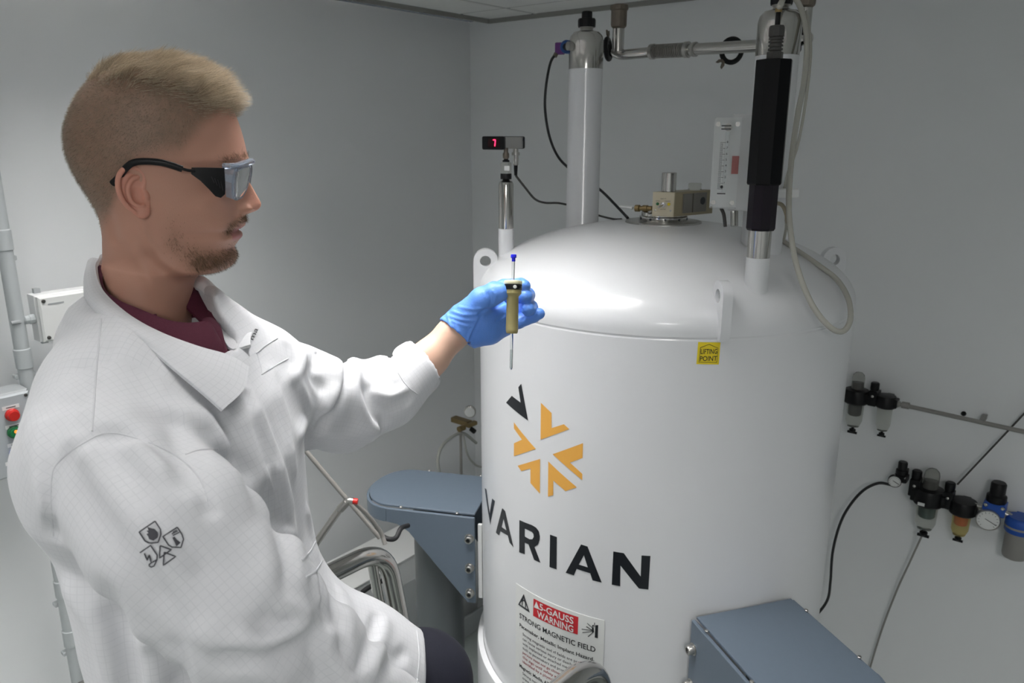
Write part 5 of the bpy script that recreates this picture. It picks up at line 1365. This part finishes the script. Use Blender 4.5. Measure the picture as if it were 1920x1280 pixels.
# lips and mouth
ml = [(451, 430.5), (440, 433), (428, 438)]
lipfade = np.exp(-(Lv / 0.021) ** 4)
Fv = Fv - 0.0030 * np.exp(-(polyd(ml) / (2.6 * HK)) ** 2) * on_face * lipfade
push_l(-0.0022 * np.exp(-(polyd([(440, 433), (427, 438)]) / (4 * HK)) ** 2))
push_l(0.0016 * gauss2((447, 441), 7) + 0.0012 * gauss2((450, 424), 6))
# fold beside the nose
push_l(-0.0016 * np.exp(-(polyd([(452, 396), (438, 415), (428, 435)]) / (4 * HK)) ** 2))
HV = HP + Fv.reshape(-1, 1) * HF + Lv.reshape(-1, 1) * HL + Uv.reshape(-1, 1) * ZZ
ii, jj = np.meshgrid(np.arange(NS - 1), np.arange(NT), indexing='ij'); kk = (jj + 1) % NT
HQ = np.stack([ii * NT + jj, (ii + 1) * NT + jj, (ii + 1) * NT + kk, ii * NT + kk], -1).reshape(-1, 4)
HEADN = len(HV)
# --- ears (distance field in millimetres: a forward, b up, c outward)
def ear_fn(P):
    d = d_ell(P, (0, 1, -1), (14.5, 25, 3.2))
    d = smin(d, d_ell(P, (2.5, -22.5, 0.4), (8, 7.5, 3.6)), 4)
    hx = [(6, 0.5, 0.5), (11, 7, 1.5), (13.5, 15, 2.0), (11.5, 23, 2.6), (4, 28.2, 3.4), (-6, 27, 4), (-13, 20, 4.4), (-16.4, 9, 4.6), (-15.8, -3, 4.2), (-11.5, -13.5, 3.4), (-5.5, -21.5, 2.0)]
    hx = [np.array(q) for q in spline(hx, 3)]
    rs = np.interp(np.linspace(0, 1, len(hx)), [0, .15, .5, .8, 1], [1.6, 2.6, 3.0, 2.7, 2.4])
    d = smin(d, d_chain(P, hx, rs, 0.6), 1.6)
    ah = [np.array(q) for q in spline([(6.5, 17, 1.5), (0, 15, 2.6), (-5.5, 8.5, 3.6), (-7.6, 0, 3.8), (-6.5, -8, 3.4), (-1.5, -13.5, 2.6), (4, -14.5, 2.2)], 3)]
    d = smin(d, d_chain(P, ah, [2.7] * len(ah), 0.6), 2.4)
    d = smax(d, -d_ell(P, (2.2, -3.5, 4.0), (6.8, 10.0, 7.4)), 1.6)
    d = smin(d, d_ell(P, (10.5, -5, 1.8), (3.2, 4.6, 3.0)), 2.0)
    d = smin(d, d_ell(P, (11, -2, -5), (6.5, 20, 5.5)), 5)
    d = smin(d, d_ell(P, (3, 0, -7), (8, 16, 6)), 4)
    return d
EV, EQ = mesh_sdf(ear_fn, (-24, -36, -16), (22, 37, 13), 1.0, 1)
def place_ear(sd):
    k = 0.001 * (100 * HK * 1000) / 61.0     # drawn 61 high, 100 pixels in the picture
    a, b, c = EV[:, 0] * k, EV[:, 1] * k, EV[:, 2] * k
    al = math.radians(20)                      # flares out towards the back
    a2 = a * math.cos(al) + c * math.sin(al) * 1.0; c2 = -a * math.sin(al) + c * math.cos(al)
    be = math.radians(7)                       # leans back
    a3 = a2 * math.cos(be) - b * math.sin(be) ; b3 = a2 * math.sin(be) + b * math.cos(be)
    f0, u0 = pxf((253, 361))
    # the near ear stands in front of the middle plane: shift it back to where the picture has it
    l0 = 0.0735
    return HP + np.outer(a3 + f0 + ear_shift(sd, l0)[0], HF) + np.outer(sd * (c2 + l0), HL) + np.outer(b3 + u0 + ear_shift(sd, l0)[1], ZZ)
def ear_shift(sd, l0):
    # parallax between the ear's plane and the middle plane
    d = ray(252, 356); O = np.array([0, 0, Z0])
    t1 = ((HP - O) @ HL) / (d @ HL); t2 = ((HP - HL * l0 - O) @ HL) / (d @ HL); q = d * (t2 - t1)
    return (q @ HF, q[2])
parts_v = [HV]; parts_f = [HQ]; n0 = HEADN
for sd in (-1, 1):
    ev = place_ear(sd); q = EQ if sd > 0 else EQ[:, ::-1]
    # EV axes (forward, up, outward) are left-handed for the right ear
    parts_v.append(ev); parts_f.append(q[:, ::-1] + n0); n0 += len(ev)
# --- trunk, arms and legs under the clothes, forearm in view
ARM_F = [S(470, 690, 0.975), S(630, 775, 1.13), S(735, 727, 1.17), S(805, 672, 1.195), S(848, 626, 1.205), S(875, 605, 1.205)]
ARM_R = [0.045, 0.040, 0.037, 0.0285, 0.0245, 0.024]
def body_fn(P):
    d = d_torso(P, -0.034)
    d = smin(d, d_chain(P, [S(205, 850, 0.71), S(280, 690, 0.83), S(470, 680, 0.965)], [0.032, 0.034, 0.034], 0.02), 0.03)
    d = smin(d, d_chain(P, ARM_F, ARM_R, 0.012), 0.02)
    d = smin(d, d_chain(P, SL_N, [0.045, 0.043, 0.04, 0.034, 0.028], 0.01), 0.02)
    d = smin(d, d_chain(P, LEG_F, [0.07, 0.052, 0.04], 0.02), 0.04)
    d = smin(d, d_chain(P, LEG_N, [0.07, 0.055, 0.04], 0.02), 0.04)
    d = np.maximum(d, (P[:, 2] - Z0 + 0.245) * 0.8)
    return d
BV, BQ = mesh_sdf(body_fn, (-0.56, 0.52, Z0 - 1.24), (0.10, 1.24, Z0 - 0.10), 0.007, 2)
parts_v.append(BV); parts_f.append(BQ + n0)
AV = np.concatenate(parts_v); AQ = np.concatenate(parts_f)
# --- colour of the skin: lips, shaven hair and stubble are its own; ears also hold painted backlight
def skin_colours():
    n = len(AV); c = np.tile(np.array([0.55, 0.295, 0.215]), (n, 1))
    f_, u_, l_ = Fv.ravel(), Uv.ravel(), Lv.ravel(); H = slice(0, HEADN)
    P_ = np.stack([f_, u_, 0 * f_], 1)
    def gp(pix, r): return np.exp(-(dist_poly(P_, [np.array([*pxf(q), 0]) for q in pix]) / (r * HK)) ** 2)
    def mixc(m, col): c[H] = c[H] * (1 - m[:, None]) + np.array(col) * m[:, None]
    nz = 0.5 + 0.5 * vnoise(AV[H], 260.0); nz2 = 0.5 + 0.5 * vnoise(AV[H], 60.0)
    mixc(0.25 * nz2, (0.60, 0.33, 0.25))
    mixc(0.35 * gp([(470, 365), (485, 385)], 14), (0.62, 0.27, 0.21))
    mixc(0.28 * gp([(400, 385)], 34), (0.60, 0.27, 0.22))
    mouth = gp([(452, 425), (440, 430)], 5.5) + gp([(452, 441), (446, 441), (437, 438)], 6)
    mixc(np.clip(mouth, 0, 1) * 0.85 * (np.abs(l_) < 0.027), (0.50, 0.19, 0.20))
    # hair mask: shaven sides fading to skin downwards, hairline in front
    global BUZZ
    BUZZ = buzz_mask(f_, u_, l_)
    mixc(np.clip(BUZZ * (0.72 + 0.28 * nz), 0, 1) * 0.86, (0.20, 0.145, 0.10))
    beard = beard_mask(f_, u_, l_)
    mixc(beard * (0.35 + 0.4 * nz), (0.20, 0.12, 0.07))
    for k_ in range(2):
        a = HEADN + k_ * len(EV); c[a:a + len(EV)] = (0.66, 0.31, 0.23)  # ear redness, with light from behind put into the colour
    for sp in ((333, 298, 1.1), (214, 428, 1.2), (201, 515, 1.1)):
        d = np.hypot(f_ - pxf(sp[:2])[0] - ear_shift(-1, .07)[0], u_ - pxf(sp[:2])[1] - ear_shift(-1, .07)[1]); c[H][(d < sp[2] * HK) & (l_ < 0)] = (0.2, 0.08, 0.06)
    a = HEADN + 2 * len(EV); c[a:] = (0.62, 0.40, 0.30)
    return c
def sstep(x, a, b): t = np.clip((x - a) / (b - a), 0, 1); return t * t * (3 - 2 * t)
def pf(f_, u_):
    """head coordinates back to pixel-like coordinates of the near side"""
    return 290 + (f_ + 0.0) / HK, 330 - u_ / HK
_par = None
def near_px(f_, u_, l_):
    """approximate picture position of a surface point on the near side"""
    P = HP + np.outer(f_, HF) + np.outer(-np.abs(l_), HL) + np.outer(u_, ZZ)
    x, y, z = P[:, 0], P[:, 1], P[:, 2] - Z0; d = y * CP - z * SP
    return 960 + FPX * x / d, 640 - FPX * (y * SP + z * CP) / d
def buzz_mask(f_, u_, l_):
    x, y = near_px(f_, u_, l_)
    # lower edge of the fade along x, front edge at the temple
    ylow = np.interp(x, [110, 150, 190, 205, 235, 255, 300, 340, 380, 420, 470], [430, 425, 435, 415, 330, 305, 300, 292, 245, 205, 185])
    soft = np.interp(x, [110, 190, 240, 300, 380, 440], [70, 55, 30, 45, 40, 10])
    m = sstep(ylow - y, -soft * 0.3, soft)
    return m * (y > -50)
def beard_mask(f_, u_, l_):
    x, y = near_px(f_, u_, l_)
    P_ = np.stack([x, y, 0 * x], 1)
    def g(pts, r): return np.exp(-(dist_poly(P_, [np.array([*q, 0.0]) for q in pts]) / r) ** 2)
    m = 1.0 * g([(432, 480), (405, 494), (375, 494)], 16) + 0.42 * g([(372, 492), (340, 474), (326, 455)], 18) + 0.16 * g([(326, 450), (324, 415)], 14)
    m = m + 0.95 * g([(458, 409), (446, 414), (434, 424), (427, 434)], 7) + 0.4 * g([(444, 455)], 6) + 0.3 * g([(360, 468), (400, 478)], 14)
    return np.clip(m, 0, 1) * (y < 516)
SC = skin_colours()
M_SKIN = mat('skin', (0.6, 0.38, 0.29), 0.48, sss=0.12, bump=0.12, bscale=900)
nt = M_SKIN.node_tree; an = nt.nodes.new('ShaderNodeAttribute'); an.attribute_name = 'skin_colour'
nt.links.new(an.outputs['Color'], nt.nodes['Principled BSDF'].inputs['Base Color'])
body = fast_obj('body', AV, AQ, M_SKIN, person)
ca = body.data.color_attributes.new('skin_colour', 'FLOAT_COLOR', 'POINT')
ca.data.foreach_set('color', np.concatenate([SC, np.ones((len(SC), 1))], 1).astype(np.float32).ravel())
# ------------------------------------------------------------------ hair, stubble, eyes, glasses
HVg = HV.reshape(NS, NT, 3)
def head_samples(n, mask):
    """random points on the head skin, weighted by area and mask; returns points, normals, (f, u, l), mask value"""
    A, B, C2, D2 = [HV[HQ[:, k]] for k in range(4)]
    ar = np.linalg.norm(np.cross(C2 - A, D2 - B), axis=1) * 0.5
    mk = mask[HQ].mean(1); wgt = ar * mk; wgt /= wgt.sum()
    q = rng.choice(len(HQ), n, p=wgt); s, t = rng.random(n)[:, None], rng.random(n)[:, None]
    P = (A[q] * (1 - s) + B[q] * s) * (1 - t) + (D2[q] * (1 - s) + C2[q] * s) * t
    N = np.cross(C2[q] - A[q], D2[q] - B[q]); N /= np.linalg.norm(N, axis=1)[:, None] + 1e-12
    cen = HP - HF * 0.01 + ZZ * 0.0; flip = np.sign(((P - cen) * N).sum(1)); N *= flip[:, None]
    R_ = P - HP; return P, N, np.stack([R_ @ HF, R_ @ ZZ, R_ @ HL], 1), mk[q]
def strands(P, D0, D1, L, r, seg):
    """tapered three-sided hairs from P, leaving along D0 and ending along D1"""
    n = len(P); V = []; t = np.linspace(0, 1, seg + 1)
    pos = P.copy(); rings = []
    x = np.cross(D0, rng.normal(size=(n, 3))); x /= np.linalg.norm(x, axis=1)[:, None] + 1e-12; y = np.cross(D0, x)
    for i, tt2 in enumerate(t):
        d = D0 * (1 - tt2) + D1 * tt2; d /= np.linalg.norm(d, axis=1)[:, None] + 1e-12
        if i: pos = pos + d * (L / seg)[:, None]
        rad = r * (1 - 0.8 * tt2)
        rings.append(np.stack([pos + (x * math.cos(a) + y * math.sin(a)) * rad for a in (0, 2.094, 4.189)], 1))
    V = np.stack(rings, 1).reshape(-1, 3)
    per = (seg + 1) * 3; b = np.arange(n)[:, None] * per; F = []
    for i in range(seg):
        for k in range(3):
            k2 = (k + 1) % 3; F.append(np.stack([b[:, 0] + i * 3 + k, b[:, 0] + i * 3 + k2, b[:, 0] + i * 3 + 3 + k2, b[:, 0] + i * 3 + 3 + k], 1))
    return V, np.concatenate(F)
def hair_mat(name, a, b, rough=0.35):
    m = bpy.data.materials.new(name); m.use_nodes = True; nt = m.node_tree; p = nt.nodes['Principled BSDF']
    p.inputs['Roughness'].default_value = rough; p.inputs['Specular IOR Level'].default_value = 0.4
    g = nt.nodes.new('ShaderNodeNewGeometry'); mx = nt.nodes.new('ShaderNodeMix'); mx.data_type = 'RGBA'
    mx.inputs['A'].default_value = (*a, 1); mx.inputs['B'].default_value = (*b, 1)
    nt.links.new(g.outputs['Random Per Island'], mx.inputs['Factor']); nt.links.new(mx.outputs['Result'], p.inputs['Base Color'])
    return m
M_HAIR = hair_mat('ash_blond_hair', (0.28, 0.215, 0.145), (0.74, 0.63, 0.47))
M_STUB = hair_mat('brown_stubble', (0.10, 0.06, 0.03), (0.26, 0.16, 0.085))
M_BUZZ = hair_mat('clipped_hair', (0.15, 0.11, 0.075), (0.46, 0.37, 0.27))
f_, u_, l_ = Fv.ravel(), Uv.ravel(), Lv.ravel()
xn, yn = near_px(f_, u_, l_)
yb = np.interp(xn, [120, 150, 170, 230, 300, 350, 390, 425, 445, 470], [125, 140, 150, 158, 170, 190, 205, 205, 204, 200])
top_mask = sstep(yb - yn, -22, 22)
head_only = (np.arange(HEADN) // NT < np.searchsorted(ss, arc[26])).astype(float)
P, N, Q, mk = head_samples(14000, top_mask * head_only)
xx, yy = near_px(Q[:, 0], Q[:, 1], Q[:, 2])
n = len(P); rnd = lambda s: rng.normal(size=(n, 3)) * s
cl = np.stack([vnoise(P + 7.7 * k, 70.0) for k in range(3)], 1)
fr = np.clip((Q[:, 0] + 0.06) / 0.14, 0, 1)[:, None]
D0 = N * (0.62 + 0.10 * fr) + HF * (0.35 + 0.40 * fr) + cl * 0.35 + rnd(0.10)
D1 = N * (0.22 + 0.30 * fr) + HF * (0.85 + 0.1 * fr) - ZZ * 0.08 * (1 - fr) + cl * 0.55 + rnd(0.16)
D0 /= np.linalg.norm(D0, axis=1)[:, None]
Lh = (0.013 + 0.012 * fr[:, 0]) * (0.65 + 0.5 * rng.random(n)) * (0.22 + 0.78 * mk)
V, F = strands(P - N * 0.0005, D0, D1, Lh, 0.00019, 4)
fast_obj('hair', V, F, M_HAIR, person, label='short ash blond hair brushed forward', kind='stuff')
bz = BUZZ * head_only * (1 - 0.75 * top_mask)
P, N, Q, mk = head_samples(17000, bz)
n = len(P)
D0 = N * 0.55 - ZZ * 0.45 - HF * 0.25 + rnd(0.2); D0 /= np.linalg.norm(D0, axis=1)[:, None]
V, F = strands(P, D0, D0, 0.0034 * (0.5 + 0.6 * rng.random(n)) * (0.35 + 0.65 * mk), 0.00011, 1)
fast_obj('clipped_hair', V, F, M_BUZZ, person, label='close clipped hair fading down the side of the head', kind='stuff')
bd = beard_mask(f_, u_, l_) * head_only
P, N, Q, mk = head_samples(3600, bd ** 1.4)
n = len(P)
D0 = N * 0.75 - ZZ * 0.5 + HF * 0.15 + rnd(0.3); D0 /= np.linalg.norm(D0, axis=1)[:, None]
V, F = strands(P, D0, D0 - ZZ * 0.4 + rnd(0.3), 0.0062 * (0.5 + 0.7 * rng.random(n)) * (0.3 + 0.7 * mk), 0.00013, 2)
fast_obj('beard', V, F, M_STUB, person, label='short brown beard and moustache', kind='stuff')
# eyebrows
eb = np.exp(-(polyd([(466, 294), (452, 293), (428, 300)]) / (3.6 * HK)) ** 2).ravel() * (np.abs(l_) > 0.010) * head_only
P, N, Q, mk = head_samples(700, eb)
n = len(P); D0 = N * 0.45 - HF * 0.7 + ZZ * 0.25 + rnd(0.2); D0 /= np.linalg.norm(D0, axis=1)[:, None]
V, F = strands(P, D0, D0, 0.007 * (0.6 + 0.5 * rng.random(n)), 0.00013, 2)
fast_obj('eyebrows', V, F, M_STUB, person, kind='stuff')
# eyes
M_EYE = mat('eye_white', (0.75, 0.72, 0.70), 0.15, noise=0.03); M_IRIS = mat('blue_grey_iris', (0.10, 0.14, 0.18), 0.1, noise=0.2, nscale=400)
fe, ue = pxf((441, 329))
for sd in (-1, 1):
    c = hw(fe - 0.004, sd * 0.031, ue)
    ey = obj('eye', lathe([(0.0115 * math.sin(a), -0.0115 * math.cos(a)) for a in np.linspace(0.02, PI - 0.02, 14)], c, HF, 20), M_EYE, person)
    obj('iris', lathe([(0.0058 * math.sin(a), 0.0093 + 0.0028 * math.cos(a)) for a in np.linspace(PI / 2, 0.02, 6)], c, nrm(HF + HL * 0.0 - ZZ * 0.1), 20), M_IRIS, ey)
    lid = [(0.0126 * math.sin(a), -0.0126 * math.cos(a)) for a in np.linspace(0.02, PI - 0.02, 14)]
    v, f = lathe(lid, c - HF * 0.0004, nrm(HF * 0.4 + ZZ), 24)
    keep = [q for q in f if (((v[q].mean(0) - c) @ ZZ) > 0.0035 or ((v[q].mean(0) - c) @ ZZ) < -0.0055)]
    obj('eyelid', (v, keep), M_SKINP if 'M_SKINP' in globals() else mat('eyelid_skin', (0.50, 0.29, 0.21), 0.5, noise=0.05), ey)
# --- safety glasses
M_FRAME = mat('clear_frame', (0.62, 0.68, 0.78), 0.08, trans=0.75, ior=1.35, noise=0.02)
M_LENS = mat('clear_lens', (0.97, 0.985, 1.0), 0.02, trans=1.0, ior=1.12)
def hn(px, py, l):
    d = ray(px, py); O = np.array([0, 0, Z0]); t = ((HP + HL * l - O) @ HL) / (d @ HL); q = O + d * t - HP
    return np.array([q @ HF, l, q[2]])
def hl3(q, sd): return hw(q[0], -sd * q[1], q[2])          # sd = -1 mirrors to the far side... near side keeps l < 0
glasses = thing('safety_glasses', hw(*hn(440, 340, 0.0)), 'clear safety glasses with black side shields worn on the man\'s face', 'safety glasses')
def both(q, far): return hw(q[0], q[1] if not far else -q[1], q[2])
for far in (False, True):
    def G(px, py, l): return both(hn(px, py, l), far)
    arm = [G(211, 344, -.070), G(222, 333, -.074), G(236, 315, -.0795), G(250, 305, -.081), G(272, 302.5, -.0815), G(300, 304.5, -.0815), G(322, 310, -.081), G(342, 317, -.080)]
    arm = spline(arm, 5); nA = len(arm)
    # flat bar: an oval section
    v, f = sweep(arm, 0.0034, 10)
    cc = np.repeat(arm, 10, 0); off = v - cc; lat = off @ HL; v = cc + off - np.outer(lat * 0.45, HL)
    ta = obj('temple_arm', (v, f), M_BLACK, glasses)
    link = [G(338, 315, -.0795), G(352, 319, -.079), G(366, 320, -.078)]
    obj('hinge_link', sweep(spline(link, 4), 0.0016, 8), M_BLACK, ta)
    sh = [(359, 314), (385, 314), (421, 315), (423, 340), (422, 364), (414, 371), (404, 368), (392, 355), (376, 339), (358, 326)]
    O_ = np.array([G(x, y, -.0765 + 0.006 * max(0, (x - 380) / 42)) for x, y in sh])
    # convex shell with thickness towards the face
    inn = O_ + (HL if not far else -HL) * 0.0035; k = len(sh)
    ctr = O_.mean(0) - (HL if not far else -HL) * 0.0022
    v = np.concatenate([O_, inn, [ctr]]); f = [[i, (i + 1) % k, 2 * k] for i in range(k)] + [[i, i + k, (i + 1) % k + k, (i + 1) % k] for i in range(k)] + [list(range(k, 2 * k))]
    ssd = obj('side_shield', (v, f), M_BLACK, glasses, angle=30)
    for j in range(4):
        a, b = G(396 + j * 6, 331 + j * 3, -.0785 + 0.001 * j), G(402 + j * 5.5, 343 + j * 5, -.0785 + 0.001 * j)
        obj('vent_rib', sweep(np.linspace(a, b, 3), 0.0005, 6), M_BLACKG, ssd)
    # lens and its rim
    ln = [(443, 319, -.062), (452, 314, -.045), (466, 311, -.013), (467.5, 322, -.010), (465, 338, -.011), (460, 355, -.020), (453, 368, -.034), (446, 372, -.050), (440, 371, -.062), (438.5, 355, -.0655), (439.5, 335, -.0655)]
    Ln = spline([G(*q) for q in ln] + [G(*ln[0])], 4)[:-1]
    rim = obj('frame_rim', sweep(np.concatenate([Ln, Ln[:2]]), 0.0019, 8, caps=False), M_FRAME, glasses)
    c0 = Ln.mean(0); dn = HF * 0.0012; k = len(Ln)
    Lb = Ln + (c0 - Ln) * 0.04
    v = np.concatenate([Lb + dn, Lb - dn, [c0 + dn * 2.2, c0]]); f = [[i, (i + 1) % k, 2 * k] for i in range(k)] + [[(i + 1) % k + k, i + k, 2 * k + 1] for i in range(k)] + [[i, i + k, (i + 1) % k + k, (i + 1) % k] for i in range(k)]
    obj('lens', (v, f), M_LENS, glasses, angle=60)
    # clear side piece between shield and lens, and brow bar
    sp_ = [(420, 312, -.0705), (443, 315, -.0635), (438, 340, -.067), (439, 374, -.064), (424, 369, -.0705), (422, 340, -.072)]
    O_ = np.array([G(*q) for q in sp_]); inn = O_ + (HL if not far else -HL) * 0.002; k = len(sp_)
    v = np.concatenate([O_, inn]); f = [list(range(k)), list(range(k, 2 * k))[::-1]] + [[i, i + k, (i + 1) % k + k, (i + 1) % k] for i in range(k)]
    obj('side_piece', (v, f), M_FRAME, glasses, smooth=False)
    bb = spline([G(419, 311, -.0705), G(440, 310.5, -.064), G(455, 306, -.040), G(468, 302, -.012), both(hn(470, 304, -.002), far)], 5)
    v, f = sweep(bb, 0.0030, 8); cc = np.repeat(bb, 8, 0); off = v - cc; v = cc + off + np.outer((off @ HF) * 0.5, HF)
    obj('brow_bar', (v, f), M_FRAME, glasses)
    obj('nose_pad', sweep(spline([G(466, 330, -.012), G(464, 338, -.014), G(461, 344, -.0145)], 4), 0.002, 8), M_FRAME, glasses)
# ------------------------------------------------------------------ gloved hand and the sample spinner
M_GLOVE = mat('blue_nitrile', (0.12, 0.29, 0.80), 0.42, noise=0.05, nscale=60, bump=0.22, bscale=420, sss=0.1)
FINGERS = [  # pixel x, y, depth, radius
    [(905, 562, 1.232, .0175), (945, 538, 1.243, .0130), (977, 534, 1.236, .0112), (983, 536, 1.214, .0102)],
    [(910, 580, 1.236, .0170), (955, 560, 1.255, .0130), (989, 553, 1.243, .0120), (985, 556, 1.214, .0118)],
    [(914, 600, 1.236, .0160), (960, 583, 1.255, .0125), (995, 576, 1.243, .0115), (990, 579, 1.216, .0112)],
    [(922, 618, 1.230, .0135), (972, 603, 1.240, .0112), (1000, 593, 1.236, .0102), (1011, 588, 1.230, .0092)]]
THUMB = [(872, 594, 1.195, .0225), (904, 562, 1.182, .0190), (928, 549, 1.176, .0165), (940, 547, 1.172, .0135)]
FA_N = nrm(ARM_F[4] - ARM_F[3])
CUFF_C = S(852, 622, 1.205); CUFF_AX = nrm(S(866, 606, 1.207) - S(838, 636, 1.203))
def glove_base(P):
    d = d_chain(P, [S(852, 622, 1.205), S(900, 600, 1.212), S(928, 592, 1.222)], [.0265, .0295, .0270], .01)
    d = smin(d, d_chain(P, [S(868, 634, 1.205), S(918, 622, 1.220), S(948, 612, 1.232)], [.0195, .0185, .0150], .01), .012)
    d = smin(d, d_chain(P, [S(*q[:3]) for q in THUMB], [q[3] for q in THUMB], .006), .010)
    for fg in FINGERS:
        d = smin(d, d_chain(P, [S(*q[:3]) for q in fg], [q[3] for q in fg], .003), .0022)
    d = smin(d, d_chain(P, [S(905, 562, 1.232), S(914, 600, 1.236), S(922, 618, 1.23)], [.0175, .016, .0135], .01), .01)
    # cuff, slightly flared and cut square to the forearm
    cf = d_cone(P, S(872, 600, 1.207), S(838, 638, 1.203), .0275, .0315)
    d = smin(d, cf, .008)
    cutp = (S(851, 621, 1.205) - P) @ nrm(S(866, 604, 1.207) - S(842, 632, 1.203))
    d = smax(d, cutp, .0015)
    bore = d_cone(P, S(835, 641, 1.202), S(868, 605, 1.206), .0285, .0255)
    return smax(d, -bore, .001)
GF = []
def glove_fn(P):
    d = glove_base(P); band = np.abs(d) < .008
    if GF and band.any():
        Q = P[band]; e = np.zeros(len(Q))
        for pts, wd, ht in GF: e += ht * np.exp(-(dist_poly(Q, pts) / wd) ** 2)
        e += .0004 * vnoise(Q, 120.0)
        d[band] -= e
    return d
for pix, wd, ht in [([(846, 583), (870, 590), (900, 588)], .0018, .0012), ([(842, 592), (868, 600), (895, 600)], .0018, .0012), ([(848, 602), (870, 610), (888, 612)], .0018, .0010), ([(860, 575), (885, 580), (905, 578)], .0018, .0010),
                    ([(898, 590), (908, 582), (925, 578), (945, 566)], .0022, -.0045), ([(915, 550), (920, 562), (918, 575)], .0014, -.0010), ([(924, 545), (930, 556), (926, 568)], .0014, .0010), ([(905, 548), (912, 560)], .0014, .0009),
                    ([(903, 592), (888, 622), (878, 648)], .0018, -.0030), ([(898, 590), (884, 620), (874, 645)], .0018, .0014), ([(855, 610), (862, 630), (872, 648)], .002, .0012), ([(838, 588), (846, 612), (868, 648)], .0016, .0012),
                    ([(930, 600), (945, 590)], .002, -.001), ([(976, 575), (984, 590), (980, 600)], .0014, -.001)]:
    P = march(glove_base, spline2(pix), 0.9); GF.append((P, wd, ht * 1.7))
lo = np.min([S(828, 660, 1.15), S(1025, 520, 1.15), S(828, 520, 1.30)], 0) - .03; hi = np.max([S(828, 520, 1.30), S(1030, 520, 1.30), S(1030, 660, 1.15)], 0) + .03
V, Fq = mesh_sdf(glove_fn, lo, hi, 0.0014, 1)
fast_obj('glove', V, Fq, M_GLOVE, person, label='blue nitrile glove')
# a bare hand inside it belongs to the body's forearm; the spinner is held between thumb and fingers
DS = 1.171; PXM = DS / FPX
a0, a1 = S(958.2, 693, DS), S(963.2, 477, DS); AX = nrm(a1 - a0); LT = np.linalg.norm(a1 - a0)
def sp(y): return (693 - y) / (693 - 477) * LT
M_TURB = mat('olive_resin', (0.36, 0.31, 0.135), 0.38, noise=0.06, nscale=50, sss=0.1); M_TURBT = mat('cream_resin', (0.62, 0.60, 0.42), 0.4, noise=0.03)
M_CAP = mat('royal_blue_cap', (0.012, 0.016, 0.62), 0.4, noise=0.03)
spinner = thing('sample_spinner', a0, 'olive spinner turbine with a glass sample tube held in the blue glove', 'sample holder')
r_ = PXM
obj('turbine', lathe([(9.5 * r_, sp(625)), (11 * r_, sp(623)), (11.6 * r_, sp(618)), (11.3 * r_, sp(556)), (14.5 * r_, sp(552)), (16.4 * r_, sp(550)), (16.4 * r_, sp(543.5))], a0, AX, 40), M_TURB, spinner)
bd_ = obj('band', lathe([(17 * r_, sp(543.5)), (17.2 * r_, sp(543)), (17.2 * r_, sp(538.4)), (16.7 * r_, sp(538.2)), (16.7 * r_, sp(537.6)), (17.2 * r_, sp(537.4)), (17.2 * r_, sp(533.5)), (17 * r_, sp(533))], a0, AX, 40), M_BLACK, spinner)
obj('turbine_rim', lathe([(17 * r_, sp(533)), (17.4 * r_, sp(532)), (17.2 * r_, sp(528)), (16 * r_, sp(526)), (13 * r_, sp(525.4)), (4 * r_, sp(525.8))], a0, AX, 40), M_TURBT, spinner)
cdir = nrm(np.array([0, 0, Z0]) - a0); cdir = nrm(cdir - AX * (cdir @ AX)); sdir = np.cross(AX, cdir); dd = nrm(cdir + sdir * 0.22)
obj('index_dot', lathe([(3.4 * r_, 0), (3.4 * r_, 0.6 * r_), (3.0 * r_, 0.8 * r_)], a0 + AX * sp(538.4) + dd * 16.9 * r_, dd, 16), M_SIGN, bd_)
M_TUBE = mat('sample_tube_glass', (0.92, 0.95, 0.95), 0.02, trans=1.0, ior=1.3)
tb = obj('sample_tube', lathe([(0.6 * r_, sp(693)), (2.0 * r_, sp(692)), (2.75 * r_, sp(689)), (2.75 * r_, sp(486))], a0, AX, 20), M_TUBE, spinner)
obj('liquid', lathe([(0.5 * r_, sp(691.5)), (1.7 * r_, sp(690)), (2.1 * r_, sp(687)), (2.1 * r_, sp(655))], a0, AX, 16), mat('clear_liquid', (0.82, 0.86, 0.86), 0.03, trans=0.9, ior=1.33), tb)
obj('cap', lathe([(3.3 * r_, sp(490)), (3.5 * r_, sp(489)), (3.5 * r_, sp(483.5)), (5.2 * r_, sp(483)), (5.4 * r_, sp(482)), (5.4 * r_, sp(478)), (4.9 * r_, sp(477))], a0, AX, 20), M_CAP, tb)
